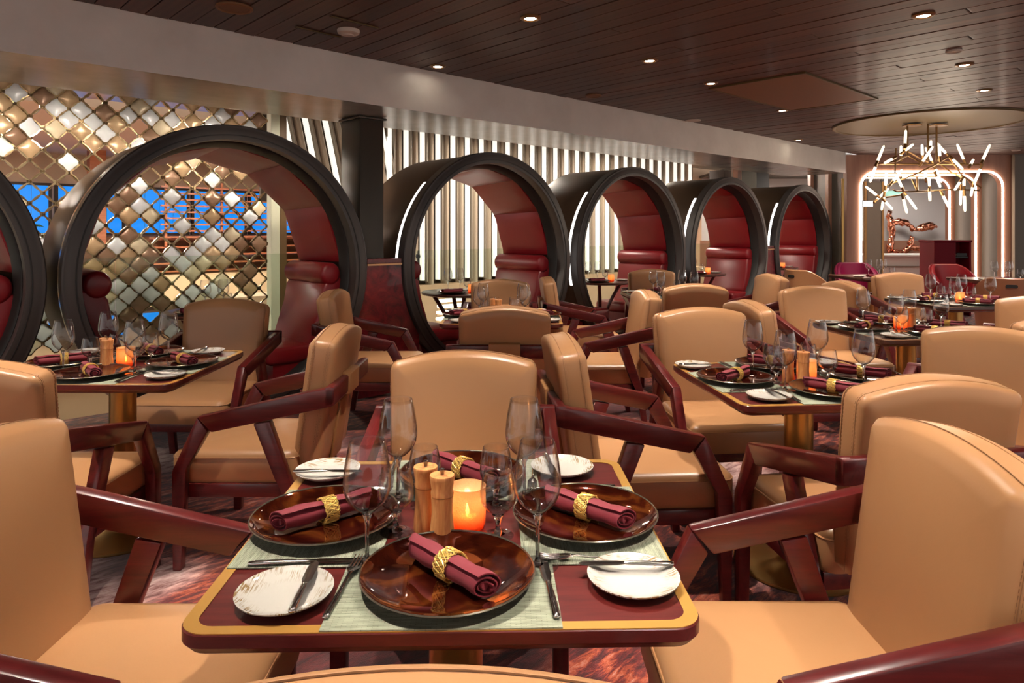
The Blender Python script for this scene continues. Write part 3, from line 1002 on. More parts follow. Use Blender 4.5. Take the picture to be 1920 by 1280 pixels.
def make_booth(lit):
    t = thing('booth', '', 'booth', (0, 0, 0), ROOM, 'round red booths in a row')
    B().lathe([(.918, .0), (.985, .0), (.992, .004), (1.012, .004), (1.02, .012), (1.02, .10), (1.0, .11), (.918, .11), (.912, .05)], 96, 0, TOY, close=True).build('ring', 'booth_ring', t, smooth=40)
    B().lathe([(.945, -.003), (.95, -.004), (.953, -.003), (.953, .002), (.945, .002)], 96, 0, TOY, close=True).build('ring_groove', 'booth_black', t)
    B().lathe([(.915, .10), (.925, .11), (.93, .2), (.90, .22), (.88, .2), (.905, .11)], 72, 0, TOY, close=True).build('inner_lip', 'booth_black', t)
    B().lathe([(.97, .12), (1.0, .12), (1.005, .14), (1.005, BD), (.97, BD)], 96, 0, TOY, close=True).build('shell', 'booth_shell', t, smooth=40)
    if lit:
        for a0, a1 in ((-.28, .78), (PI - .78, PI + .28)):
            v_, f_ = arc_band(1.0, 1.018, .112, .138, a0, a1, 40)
            B().add(v_, f_).build('light_strip', 'ring_glint', t)  # no lamp: glowing arc stands for the metal band reflecting the bright fins
    else:
        v_, f_ = arc_band(1.0, 1.016, .112, .16, -0.4, PI + .4, 80)
        B().add(v_, f_).build('metal_band', 'steel', t)
    # upholstered flat facets
    cuts = [3, 33, 62, 90, 118, 147, 177]
    for i in range(6):
        a0, a1 = math.radians(cuts[i]), math.radians(cuts[i + 1])
        rf, rb = 0.90, 0.855
        f0 = Vector((rf * math.cos(a0), .21, ZC + rf * math.sin(a0))); f1 = Vector((rf * math.cos(a1), .21, ZC + rf * math.sin(a1)))
        b0 = Vector((rb * math.cos(a0), BD - .01, ZC + rb * math.sin(a0))); b1 = Vector((rb * math.cos(a1), BD - .01, ZC + rb * math.sin(a1)))
        nrm = ((f1 - f0).cross(b0 - f0)).normalized()
        cen = (f0 + f1 + b0 + b1) / 4
        inward = (Vector((0, cen.y, ZC)) - cen)
        if nrm.dot(inward) < 0:
            nrm = -nrm
        N = 8
        vs, fs = [], []
        for p in range(N + 1):
            for q in range(N + 1):
                s_, r_ = p / N, q / N
                P = (f0 * (1 - s_) + f1 * s_) * (1 - r_) + (b0 * (1 - s_) + b1 * s_) * r_
                e = min(s_, 1 - s_, r_, 1 - r_)
                vs.append(P + nrm * (0.012 * min(1, e * 8) ** 0.5))
        for p in range(N):
            for q in range(N):
                fs.append((p * (N + 1) + q, p * (N + 1) + q + 1, (p + 1) * (N + 1) + q + 1, (p + 1) * (N + 1) + q))
        o_ = len(vs)
        corners = [f0, f1, b1, b0]
        for P in corners:
            vs.append(P - nrm * 0.03)
        top = [0, N * (N + 1), N * (N + 1) + N, N]
        edges = [[k * (N + 1) for k in range(N + 1)], [N * (N + 1) + k for k in range(N + 1)],
                 [(N - k) * (N + 1) + N for k in range(N + 1)], [N - k for k in range(N + 1)]]
        for k in range(4):
            fs.append(tuple(edges[k]) + (o_ + (k + 1) % 4, o_ + k))
        fs.append((o_, o_ + 1, o_ + 2, o_ + 3))
        B().add(vs, fs).build('panel', 'booth_leather', t, smooth=40)
    # rear rim
    B().lathe([(.86, BD - .02), (.985, BD - .02), (.985, BD + .01), (.86, BD + .01)], 72, 0, TOY, close=True).build('rear_rim', 'ceiling_brown', t, smooth=40)
    for s in (-1, 1):
        def soft(outline, y0, y1, name, r=.03, bul=.01):
            pr = [(r, 0), (r * .3, r * .3), (0, r), (0, y1 - y0 - r), (r * .3, y1 - y0 - r * .3), (r, y1 - y0)]
            mx = Matrix(((s, 0, 0, 0), (0, 0, 1, y0), (0, 1, 0, 0), (0, 0, 0, 1)))
            B().slab(outline, pr, 0, mx).build(name, 'booth_leather', t, smooth=60)
        bol = [(.80 + .085 * math.cos(2 * PI * k / 20), ZC - .045 + .09 * math.sin(2 * PI * k / 20)) for k in range(20)]
        soft(bol, .17, BD + .01, 'bolster')
        bc = [(.91, .98), (.78, .965), (.735, .90), (.71, .75), (.66, .60), (.62, .47), (.735, .40), (.82, .55), (.88, .75)][::-1]
        soft(bc[::-1], .18, BD, 'back_cushion', .025)
        soft(rrect(.44, .13, .045, 5, .50, .405), .16, BD, 'seat')
        B().prism([(.33, .35), (.74, .35), (.70, .26), (.52, .12), (.40, .075), (.33, .06)], .18, BD, 'y', 0, Matrix.Diagonal((s, 1, 1, 1))).build('seat_base', 'booth_leather', t, smooth=30)
    return t

BCEN = [-0.29, 1.819, 4.202, 6.338, 8.473, 10.744]
BLAB = ['dark rimmed red booth cut off by the left edge', 'largest whole red booth, before the diamond screen', 'red booth immediately after the dark pillar',
        'third whole red booth, painted rim glint, counted from the screen', 'fourth whole red booth, second from the end wall', 'smallest red booth, nearest the end wall']
b_plain, b_glint = make_booth(False), make_booth(True)
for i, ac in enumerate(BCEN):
    src = b_plain if i < 2 else b_glint
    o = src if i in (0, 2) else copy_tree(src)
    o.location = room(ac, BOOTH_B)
    o['label'] = BLAB[i]
# wine burl panels between rings
for i, (a0, a1) in enumerate(((2.80, 3.20), (9.42, 9.78))):
    t = thing('divider_panel', ('wine burl divider panel below the dark pillar', 'slim wine burl divider panel before the last booth')[i], 'panel', room(0, 4.76), ROOM, 'booth dividers')
    c0, c1 = ((BCEN[1], BCEN[2]), (BCEN[4], BCEN[5]))[i]
    def edge(z):
        k = math.sqrt(max(0.0, 1.03 ** 2 - (z - ZC) ** 2))
        return c0 + k, c1 - k
    zs = [.02 + 1.04 * k / 14 for k in range(15)]
    t.location = room((c0 + c1) / 2, 4.76)
    m_ = (c0 + c1) / 2
    poly = [(max(edge(z)[0] - m_, -.34), z) for z in zs][::-1] + [(min(edge(z)[1] - m_, .34), z) for z in zs]
    B().prism(poly, -.03, .03, 'y').build('board', 'burl_wine', t, smooth=0)
    e0, e1 = edge(1.06)
    B().box(((e0 + e1) / 2 - m_, -.005, 1.067), (e1 - e0, .075, .014)).build('gold_line', 'burl_panel_gold', t, smooth=0)
    B().box(((e0 + e1) / 2 - m_, 0, 1.094), (e1 - e0, .07, .04)).build('cap', 'wine_wood', t, smooth=0, bevel=.005)

# ================================================================== chairs
def back_outline(w, h, crown, r=.036):
    pts = [(-w / 2 + .015, 0), (w / 2 - .015, 0)]
    for k in range(5):
        a = PI / 2 * k / 4
        pts.append((w / 2 - r + r * math.cos(a), h - crown - r + r * math.sin(a)))
    for k in range(1, 12):
        x = (w / 2 - r) * (1 - 2 * k / 12)
        pts.append((x, h - crown * (x / (w / 2 - r)) ** 2))
    for k in range(5):
        a = PI / 2 + PI / 2 * k / 4
        pts.append((-w / 2 + r + r * math.cos(a), h - crown - r + r * math.sin(a)))
    # denser sides
    out = []
    n = len(pts)
    for i in range(n):
        p, q = pts[i], pts[(i + 1) % n]
        out.append(p)
        d_ = math.hypot(q[0] - p[0], q[1] - p[1])
        m = int(d_ / .09)
        for k in range(1, m + 1):
            out.append((p[0] + (q[0] - p[0]) * k / (m + 1), p[1] + (q[1] - p[1]) * k / (m + 1)))
    return out

TILT = math.radians(8.5)
def make_chair():
    t = thing('dining_chair', '', 'chair', (0, 0, 0), 0, 'tan leather armchairs around the tables')
    # seat
    ol = []
    base = rrect(.53, .52, .05, 5, 0, .015)
    n = len(base)
    for i in range(n):
        p, q = base[i], base[(i + 1) % n]
        ol.append(p)
        m = int(math.hypot(q[0] - p[0], q[1] - p[1]) / .08)
        for k in range(1, m + 1):
            ol.append((p[0] + (q[0] - p[0]) * k / (m + 1), p[1] + (q[1] - p[1]) * k / (m + 1)))
    seat = B().slab(ol, [(.02, .325), (.004, .33), (0, .345), (0, .42), (.006, .437), (.018, .447), (.03, .452), (.03, .458, .8), (.03, .462, .5), (.03, .464, .22)], 0, None, .0005)
    se = seat.build('seat', 'tan_leather', t, smooth=50)
    pth = [(p[0] * .995, p[1] * .995, .428) for p in ol]
    B().tube(pth, .0032, 5, True).build('piping', 'tan_leather', se)
    # backrest
    bo = back_outline(.50, .565, .030)
    mb = Matrix.Translation((0, -.20, .375)) @ Matrix.Rotation(TILT, 4, 'X') @ Matrix(((1, 0, 0, 0), (0, 0, 1, 0), (0, 1, 0, 0), (0, 0, 0, 1)))
    th = .115
    bk = B().slab(bo, [(.012, -th - .006, .25), (.012, -th - .005, .6), (.012, -th - .003, .85), (.012, -th), (.002, -th + .008), (0, -th + .02), (0, -.035), (.006, -.016), (.02, -.004), (.026, 0), (.026, .004, .85), (.026, .007, .6), (.026, .008, .25)], 0, mb)
    be = bk.build('backrest', 'tan_leather', t, smooth=50)
    dash = B()
    for zz in (-th + .022, -th + .034, -.024, -.034):
        L = [Vector((p[0], p[1], zz)) for p in bo]
        for i in range(len(L) - 1):
            if not (abs(L[i].x) > .22 and abs(L[i + 1].x) > .22 and L[i].x * L[i + 1].x > 0):
                continue
            p, q = L[i], L[i + 1]
            d_ = (q - p).length
            m = max(1, int(d_ / .011))
            for k in range(m):
                s_, e_ = (k + .15) / m, (k + .75) / m
                c1, c2 = p.lerp(q, s_), p.lerp(q, e_)
                dash.tube([mb @ c1, mb @ c2], .0009, 3)
    dash.build('stitching', 'stitch_thread', be, smooth=0)['kind'] = 'stuff'
    B().tube([mb @ Vector((p[0], p[1], -th + .028)) for p in bo], .0018, 4, True).build('seam', 'seam_tan', be)
    B().tube([mb @ Vector((p[0], p[1], -.029)) for p in bo], .0014, 4, True).build('seam', 'seam_tan', be)
    # wooden frame
    for s in (-1, 1):
        x0, x1 = s * .272, s * .316
        x0, x1 = min(x0, x1), max(x0, x1)
        arm = [(.14, .605), (.085, .545), (-.36, .640), (-.392, .648), (-.40, .66), (-.40, .715), (-.385, .722), (-.30, .705)]
        B().prism(arm, x0, x1, 'x').build('armrest', 'wine_wood', t, smooth=40, bevel=.006)
        leg = [(.14, .605), (.236, .40), (.240, .38), (.236, 0.0), (.203, 0.0), (.185, .38), (.183, .40), (.098, .547)]
        B().prism(leg, x0 + .001, x1 - .001, 'x').build('leg', 'wine_wood', t, smooth=40, bevel=.005)
        rl = [(-.08, .578), (-.145, .588), (-.225, .36), (-.245, .30), (-.285, 0.0), (-.253, 0.0), (-.195, .30), (-.165, .36)]
        B().prism(rl, x0 + .002, x1 - .002, 'x').build('leg', 'wine_wood', t, smooth=40, bevel=.005)
    sf = B()
    for s in (-1, 1):
        sf.box((s * .26, 0, .302), (.03, .42, .055))
    sf.box((0, .21, .302), (.52, .03, .055)).box((0, -.21, .302), (.52, .03, .055))
    sf.build('seat_frame', 'wine_wood', t, smooth=40, bevel=.004)
    ra = [(-.36, .645), (-.40, .650), (-.402, .722), (-.385, .726), (-.362, .722)]
    B().prism(ra, -.316, .316, 'x').build('back_rail', 'wine_wood', t, smooth=40, bevel=.006)
    B().prism([(-.352, .637), (-.409, .642), (-.411, .730), (-.385, .735), (-.352, .730)], -.085, .085, 'x').build('rail_wrap', 'tan_patch', t, smooth=40, bevel=.004)
    mstrap = Matrix.Translation((0, -.20, .375)) @ Matrix.Rotation(TILT, 4, 'X')
    B().box((0, -th - .010, .13), (.15, .012, .26), 0, mstrap).build('back_strap', 'tan_patch', t, smooth=30, bevel=.003)
    return t

D = math.radians
# (x, y, heading in degrees, label)
CHAIRS = [
    (-.08, .952, 90, 'tan chair at the bottom edge, only its crown showing before the front table'),
    (-.775, 1.39, 0, 'tan armchair at lower left, facing the front table'),
    (.58, 1.40, 180, 'large tan armchair at lower right, stitched back, facing the front table'),
    (-.165, 2.03, 270, 'tan chair facing the camera across the front table'),
    (-1.10, 3.00, 180, 'tan chair right of the screen table, its embossed strap showing'),
    (-1.72, 2.50, 90, 'tan chair at left edge with its back to the camera, at the screen table'),
    (-1.75, 3.83, 268, 'brownish tan chair on the far side of the screen table'),
    (-.04, 4.07, 90, 'tan chair with embossed rail patch, back to camera, before the pillar booth table'),
    (-.10, 5.50, 270, 'tan chair at the far side of the pillar booth table'),
    (-.92, 4.80, 0, 'tan chair at the left of the pillar booth table, below the burl panel'),
    (.60, 4.75, 182, 'tan chair at the right of the pillar booth table'),
    (.53, 2.74, 4, 'tan chair in the middle facing the gold edged right-hand table'),
    (1.05, 3.37, 276, 'tan chair at far side of the gold edged right-hand table'),
    (1.147, 2.276, 98, 'tan chair with purplish back to camera, near side of the right-hand table'),
    (1.85, 2.69, 231, 'tan chair cut by the right edge beside the right-hand table'),
    (2.30, 4.83, 275, 'tan chair facing the camera beyond the dark edged table'),
    (1.73, 4.08, 6, 'brown backed chair left of the dark edged table'),
    (3.15, 4.05, 232, 'pale lit chair at the right edge of the dark edged table'),
    (2.62, 3.62, 96, 'dark backed chair at the right edge, near side of the dark edged table'),
    (3.85, 6.45, 274, 'tan chair facing the camera beyond the table nearest the chandelier'),
    (3.07, 5.68, 6, 'brown backed chair left of the table nearest the chandelier'),
    (1.50, 7.02, 270, 'small tan chair beyond the table at the third booth'),
    (1.41, 5.63, 92, 'brown backed chair before the table at the third booth'),
    (2.15, 6.50, 186, 'tan chair right of the table at the third booth'),
    (.65, 6.15, 2, 'slim looking tan chair left of the table at the third booth'),
]
chair0 = make_chair()
for i, (x, y, h, lb) in enumerate(CHAIRS):
    o = chair0 if i == 0 else copy_tree(chair0)
    o.location = (x, y, 0)
    o.rotation_euler = (0, 0, D(h - 90))
    o['label'] = lb

# tub chairs: curved shell, contrasting inside
def make_tub(outer, inner, handle):
    t = thing('tub_chair', '', 'chair', (0, 0, 0), 0, 'curved tub chairs at the far tables')
    N = 24
    vo, vi, fs = [], [], []
    prof = []
    for k in range(N + 1):
        a = math.radians(-205 + 230 * k / N) # around the back, open towards +y
        e = abs(k / N - .5) * 2
        h = .86 - .24 * max(0, e - .35) ** 1.2 / (.65 ** 1.2)
        prof.append((a, h))
    def shell(r0, r1, z0, lip, name, mt):
        vs, fs = [], []
        for (a, h) in prof:
            for (r, z) in ((r0 * .9, z0), (r0, h), ((r0 + r1) / 2, h + lip), (r1, h), (r1 * .88, z0)):
                vs.append((r * math.cos(a), r * .95 * math.sin(a), z))
        m = 5
        for k in range(N):
            for q in range(m):
                l = (q + 1) % m
                fs.append((k * m + q, k * m + l, (k + 1) * m + l, (k + 1) * m + q))
        fs += [tuple(range(m)), tuple(N * m + q for q in range(m))[::-1]]
        return B().add(vs, fs).build(name, mt, t, smooth=50)
    shell(.30, .27, .30, .012, 'outer_shell', outer)
    shell(.268, .225, .32, .008, 'inner_shell', inner)
    B().slab([(.25 * math.cos(2 * PI * k / 24), .25 * math.sin(2 * PI * k / 24)) for k in range(24)], [(.02, .33), (0, .35), (0, .42), (.02, .445), (.06, .455)], 0, None, .005).build('seat', inner, t, smooth=50)
    for s in (-1, 1):
        for q in (-1, 1):
            B().tube([(s * .17, q * .16, .34), (s * .22, q * .21, 0)], [.02, .013], 8).build('leg', 'wine_wood', t)
    if handle:
        ho = B()
        ho.slab(rrect(.10, .035, .016, 4), [(0, 0), (0, .006)], 0, Matrix.Translation((0, -.272 * 1.03, .79)) @ Matrix.Rotation(PI / 2, 4, 'X'))
        ho.build('handle_slot', 'booth_black', t)
    return t
tubs = [(3.62, 8.30, 20, 'tan_leather', 'magenta_leather', 'tan tub chair with magenta lining before the last booth'),
        (4.98, 9.85, 262, 'magenta_leather', 'magenta_leather', 'magenta tub chair under the left leg of the lit portal'),
        (6.05, 9.35, 268, 'booth_leather', 'booth_leather', 'wine red tub chair in front of the host desk'),
        (5.05, 6.95, 60, 'brown_leather', 'brown_leather', 'brown tub chair with handle slot at the right edge')]
for (x, y, h, a, b, lb) in tubs:
    o = make_tub(a, b, True)
    o.location = (x, y, 0); o.rotation_euler = (0, 0, D(h - 90)); o['label'] = lb

# ================================================================== tables
TZ = 0.74
def make_table(wood_m, edge_m, w=.80, d=.76):
    t = thing('dining_table', '', 'table', (0, 0, 0), 0, 'square dining tables')
    ol = rrect(w, d, .045, 6)
    top = B().slab(ol, [(.035, TZ - .040), (.012, TZ - .034), (0, TZ - .020), (0, TZ - .002), (.002, TZ)], 0).build('tabletop', wood_m, t, smooth=40)
    n = len(ol)
    inn = rrect(w - .044, d - .044, .03, 6)
    A_ = rrect(w - .003, d - .003, .045, 6)
    vs = [(p[0], p[1], TZ - .001) for p in A_] + [(p[0], p[1], TZ + .0012) for p in A_] + [(p[0], p[1], TZ + .0012) for p in inn] + [(p[0], p[1], TZ - .001) for p in inn]
    fs = []
    for i in range(n):
        k = (i + 1) % n
        for q in range(4):
            r_ = (q + 1) % 4
            fs.append((q * n + i, q * n + k, r_ * n + k, r_ * n + i))
    B().add(vs, fs).build('edge_band', edge_m, top, smooth=40)
    B().lathe([(0, TZ - .042), (.055, TZ - .042), (.055, .06), (0, .06)], 32).build('column', 'brass', t)
    B().lathe([(0, 0), (.245, 0), (.25, .006), (.25, .014), (.10, .03), (.06, .06), (0, .06)], 48).build('base', 'brass', t)
    B().box((0, 0, TZ - .055), (.36, .36, .02)).build('mounting_plate', 'booth_black', t, smooth=0)
    return t

# ------------------------------------------------------------------ tableware prototypes (z = 0 at the table surface)
def charger():
    return B().lathe([(0, .004), (.085, .004), (.105, .0065), (.13, .013), (.1455, .0205), (.147, .022), (.1475, .0205), (.142, .016), (.10, .003), (.09, 0), (0, 0)], 72, 0)
def mk_charger():
    o = thing('charger_plate', '', 'plate')
    charger().build('dish', 'amber_charger', o, smooth=60)
    B().lathe([(.1455, .0215), (.147, .0235), (.1488, .0215), (.147, .0195)], 72, close=True).build('rim', 'amber_rim', o)
    return o
def mk_side_plate():
    me = B().lathe([(0, .005), (.045, .005), (.058, .007), (.072, .013), (.0768, .0165), (.078, .0165), (.0775, .014), (.06, .004), (.045, 0), (0, 0)], 56)
    return me.build('side_plate', 'side_plate_glaze', smooth=60)
def mk_placemat():
    return B().box((0, 0, .001), (.365, .265, .002)).build('placemat', 'placemat_weave', smooth=0)
def mk_napkin():
    N, turns = 64, 2.35
    L = .098
    pts = []
    for k in range(N + 1):
        u = k / N
        a = u * turns * 2 * PI
        r = .007 + .0175 * u
        pts.append((r * math.cos(a), r * math.sin(a) * .92))
    vs, fs = [], []
    M_ = 14
    def taper(s):
        return 1.0 + .06 * math.sin(s * 9) - .10 * math.exp(-((s) / .16) ** 2)
    for j in range(M_ + 1):
        s = -1 + 2 * j / M_
        for (q, off) in ((0, 0.0), (1, .0022)):
            for k, (x, z) in enumerate(pts):
                sc = taper(s) * (1 - off / max(.006, math.hypot(x, z)))
                skew = .010 * math.sin(k / N * turns * 2 * PI * 1.0 + 1.3) * s * abs(s)
                wr = .0009 * math.sin(k * .9 + s * 14) * (1 if q == 0 else .5)
                vs.append((s * L + skew, x * (sc + wr * 20), z * (sc + wr * 20)))
    W = 2 * (N + 1)
    for j in range(M_):
        for q in range(2):
            for k in range(N):
                a = j * W + q * (N + 1) + k
                fs.append((a, a + 1, a + 1 + W, a + W))
        for k in (0, N):
            a = j * W + k
            fs.append((a, a + N + 1, a + N + 1 + W, a + W))
    for j in (0, M_):
        for k in range(N):
            a = j * W + k
            fs.append((a, a + 1, a + N + 2, a + N + 1))
    nap = B().add(vs, fs)
    nap.tube([(-L * .97, 0, 0), (L * .97, 0, 0)], .0075, 8)
    return nap.build('napkin', 'napkin_cloth', smooth=50)
def mk_ring():
    b = B()
    W = 14
    rr = random.Random(5)
    for w in range(W):
        pts = []
        ph = 2 * PI * w / W + rr.uniform(-.12, .12)
        kk = 4 if w % 2 else 5
        amp = rr.uniform(.0125, .0145)
        y0 = rr.uniform(-.002, .002)
        for k in range(64):
            a = 2 * PI * k / 64
            r = .0258 + .0012 * math.sin(3 * a + ph * 2 + w)
            pts.append((y0 * .85 + amp * math.sin(kk * a + ph), r * math.cos(a), r * math.sin(a) * .94))
        b.tube(pts, .0010, 5, True)
    return b.build('napkin_ring', 'gold_wire', smooth=60)
def stem_glass(name, H, bowl_r, bowl_h, rim_r, foot_r, stem_r):
    o = thing(name, '', 'glass')
    z0 = H - bowl_h
    pr = []
    K = 16
    for k in range(K + 1):
        u = k / K
        # bowl outline: rounded base, widest at 40 %, tapering to the rim
        if u < .42:
            r = bowl_r * math.sin(PI / 2 * (u / .42) ** .72)
        else:
            v_ = (u - .42) / .58
            r = bowl_r + (rim_r - bowl_r) * (v_ ** 1.7)
        pr.append((max(r, .0), z0 + bowl_h * u))
    pr[0] = (0.0, z0)
    inner = [(max(r - .0011, 0), z + (.0016 if i == 0 else 0)) for i, (r, z) in enumerate(pr)][::-1]
    B().lathe(pr + [(rim_r - .0005, H + .0006)] + inner, 40).build('bowl', 'bowl_glass', o, smooth=70)
    B().lathe([(0, z0 + .001), (stem_r * 2.6, z0 + .0015), (stem_r * 1.5, z0 - .008), (stem_r, z0 - .02), (stem_r, .02), (stem_r * 1.6, .008), (stem_r * 3, .004), (0, .004)], 16).build('stem', 'solid_glass', o, smooth=60)
    B().lathe([(0, .0045), (stem_r * 3, .004), (foot_r * .6, .0022), (foot_r, .001), (foot_r, 0), (0, 0)], 40).build('foot', 'bowl_glass', o, smooth=60)
    return o
def mk_wine():
    return stem_glass('wine_glass', .222, .0425, .132, .031, .037, .0036)
def mk_goblet():
    return stem_glass('water_goblet', .128, .0355, .088, .028, .031, .0045)
def mk_mill():
    o = thing('pepper_mill', '', 'mill')
    B().lathe([(0, 0), (.0235, 0), (.024, .004), (.0235, .02), (.0205, .055), (.0212, .08), (.0218, .086), (0, .086)], 32).build('body', 'olive_wood', o, smooth=50)
    B().lathe([(0, .087), (.0218, .087), (.0222, .092), (.0208, .098), (.0238, .119), (.0243, .124), (.0235, .1265), (0, .127)], 32).build('head', 'olive_wood', o, smooth=50)
    B().lathe([(0, .126), (.0035, .127), (.0035, .131), (.005, .133), (.0048, .138), (0, .1395)], 14).build('knob', 'steel', o, smooth=60)
    return o
def mk_votive():
    o = thing('candle_holder', '', 'candle')
    B().lathe([(0, .006), (.031, .006), (.034, .012), (.0355, .04), (.0345, .078), (.0355, .083), (.038, .083), (.037, .078), (.038, .04), (.0365, .008), (.033, 0), (0, 0)], 40).build('glass_cup', 'amber_glass', o, smooth=60)
    B().lathe([(0, .0065), (.019, .0065), (.0195, .02), (.018, .022), (0, .0205)], 24).build('wax', 'wax', o, smooth=50)
    B().lathe([(0, .020), (.0008, .020), (.0035, .027), (.0042, .032), (.0025, .040), (0, .047)], 12).build('flame', 'flame', o, smooth=60)
    return o
def loft(secs, mi=0):
    """secs: (y, half_width, z_mid, half_thick)"""
    vs, fs = [], []
    n = 8
    for (y, w, z, h) in secs:
        for k in range(n):
            a = 2 * PI * k / n + PI / 8
            vs.append((w * math.cos(a) * 1.05, y, z + h * math.sin(a)))
    for i in range(len(secs) - 1):
        for k in range(n):
            l = (k + 1) % n
            fs.append((i * n + k, i * n + l, (i + 1) * n + l, (i + 1) * n + k))
    fs += [tuple(range(n))[::-1], tuple((len(secs) - 1) * n + k for k in range(n))]
    return B().add(vs, fs, mi)
def mk_fork():
    o = thing('fork', '', 'fork')
    loft([(-.100, .002, .003, .001), (-.099, .0045, .003, .0024), (-.09, .0052, .003, .0026), (-.05, .0042, .004, .0022), (0, .0028, .007, .0019), (.025, .0028, .009, .0017), (.034, .006, .009, .0014), (.044, .0105, .0075, .0012), (.054, .0115, .006, .001)]).build('handle', 'steel', o, smooth=60)
    tn = B()
    for k in range(4):
        x = -.0093 + k * .0062
        tn.tube([(x, .053, .006), (x, .075, .0045), (x * .98, .096, .008)], [.0019, .0017, .0008], 6)
    tn.build('tines', 'steel', o, smooth=60)
    return o
def mk_knife(L=.21, name='dinner_knife'):
    o = thing(name, '', 'knife')
    s = L / .21
    loft([(-.105 * s, .002, .0045, .001), (-.103 * s, .0055, .0045, .0032), (-.095 * s, .0062, .0045, .0038), (-.05 * s, .0056, .0048, .0036), (-.005 * s, .0044, .0048, .003), (.004 * s, .004, .0048, .002)]).build('handle', 'steel', o, smooth=60)
    loft([(.003 * s, .0045, .0048, .0017), (.02 * s, .0085, .0042, .001), (.07 * s, .0092, .003, .0008), (.095 * s, .0075, .0025, .0007), (.105 * s, .002, .0025, .0005)]).build('blade', 'steel', o, smooth=60)
    return o

PROTO = {}
def spawn(kind, maker, loc, rz, label, cat, group, ry=0.0, rx=0.0):
    if kind not in PROTO:
        PROTO[kind] = maker()
        o = PROTO[kind]
    else:
        o = copy_tree(PROTO[kind])
    o.location = loc
    o.rotation_euler = (rx, ry, rz)
    o['label'] = label
    o['category'] = cat
    o['group'] = group
    return o

WINE = [(-.148, -.178), (.156, -.187), (.145, .115), (-.135, .120)]
GOB = [(-.116, -.046), (.086, -.066), (.082, .078), (-.072, .080)]
GLOW = []
def setting(cx, cy, rot, name, seats=('near', 'right', 'far', 'left'), spin=0, skip=(), light=0.55, mills=True):
    """lay a four-place table; spin turns the whole lay-out by quarter turns"""
    base = TZ + .0013
    def P(x, y, z=0.0):
        a = rot
        return (cx + x * math.cos(a) - y * math.sin(a), cy + x * math.sin(a) + y * math.cos(a), base + z)
    def T(x, y, q):
        a = q * PI / 2
        return x * math.cos(a) - y * math.sin(a), x * math.sin(a) + y * math.cos(a)
    nap_ang = [-47, 48 - 90, -45 + 0, 37]
    for q in range(4):
        if seats[q] in skip:
            continue
        sd = seats[q] + ' seat of the ' + name
        A = rot + q * PI / 2
        fx = .265 if q % 2 else .238
        x, y = T(0, -(.245 if q % 2 == 0 else .262), q)
        spawn('placemat', mk_placemat, P(x, y), A, 'sage woven placemat at the ' + sd, 'placemat', 'woven placemats')
        x, y = T(0, -fx, q)
        spawn('charger', mk_charger, P(x, y, .0022), A, 'glossy amber charger plate at the ' + sd, 'plate', 'amber charger plates')
        na = rot + D(nap_ang[q])
        spawn('napkin', mk_napkin, P(x, y, .0022 + .0275), na, 'rolled wine red napkin at the ' + sd, 'napkin', 'rolled napkins')
        spawn('ring', mk_ring, P(x + .004, y, .0022 + .0275), na, 'woven gold wire napkin ring at the ' + sd, 'napkin ring', 'gold napkin rings')
        x, y = T(-.262, -.282, q)
        if q == 2:
            x, y = .247, .295
        if q == 3:
            x, y = -.330, .284
        if q == 1:
            x, y = .315, -.248
        spawn('side_plate', mk_side_plate, P(x, y), A, 'gold rimmed white side plate at the ' + sd, 'plate', 'white side plates')
        ka = q * PI / 2 + D((2, -3, 4, 1)[q])
        kx, ky = T(.030, .006, q)
        spawn('butter_knife', lambda: mk_knife(.165, 'butter_knife'), P(x + kx, y + ky, .0155), rot + ka, 'butter knife on the plate at the ' + sd, 'knife', 'butter knives')
        x, y = T(-.172, -.25, q)
        spawn('fork', mk_fork, P(x, y, .0022), A + D(-5), 'steel dinner fork at the ' + sd, 'fork', 'dinner forks')
        x, y = T(.170, -.255, q)
        spawn('dinner_knife', mk_knife, P(x, y, .0022), A + D(3), 'steel dinner knife at the ' + sd, 'knife', 'dinner knives')
    for i in range(4):
        x, y = T(*WINE[i], spin)
        spawn('wine_glass', mk_wine, P(x, y, .0022), 0, 'tall wine glass at the %s corner of the %s' % (('near left', 'near right', 'far right', 'far left')[(i + spin) % 4], name), 'glass', 'wine glasses')
        x, y = T(*GOB[i], spin)
        spawn('goblet', mk_goblet, P(x, y, .0022), 0, 'short water goblet %s of centre on the %s' % (('near left', 'near right', 'far right', 'far left')[(i + spin) % 4], name), 'glass', 'water goblets')
    if mills:
        x, y = T(-.059, -.030, spin)
        spawn('mill', mk_mill, P(x, y), 0, ('front' if spin == 2 else 'rear') + ' olive wood mill on the ' + name, 'mill', 'wooden mills')
        x, y = T(-.022, -.078, spin)
        spawn('mill', mk_mill, P(x, y), 1.0, ('rear' if spin == 2 else 'front') + ' olive wood mill on the ' + name, 'mill', 'wooden mills')
    x, y = T(.024, -.018, spin)
    votive(P(x, y), 'amber glass candle holder glowing on the ' + name, light)

def votive(loc, label, light):
    o = spawn('votive', mk_votive, loc, 0, label, 'candle', 'amber candle holders')
    ld = bpy.data.lights.new('candle_glow', 'POINT')
    ld.energy = light
    ld.color = (1.0, 0.80, 0.55)
    ld.shadow_soft_size = .006
    GLOW.append((ld, o))

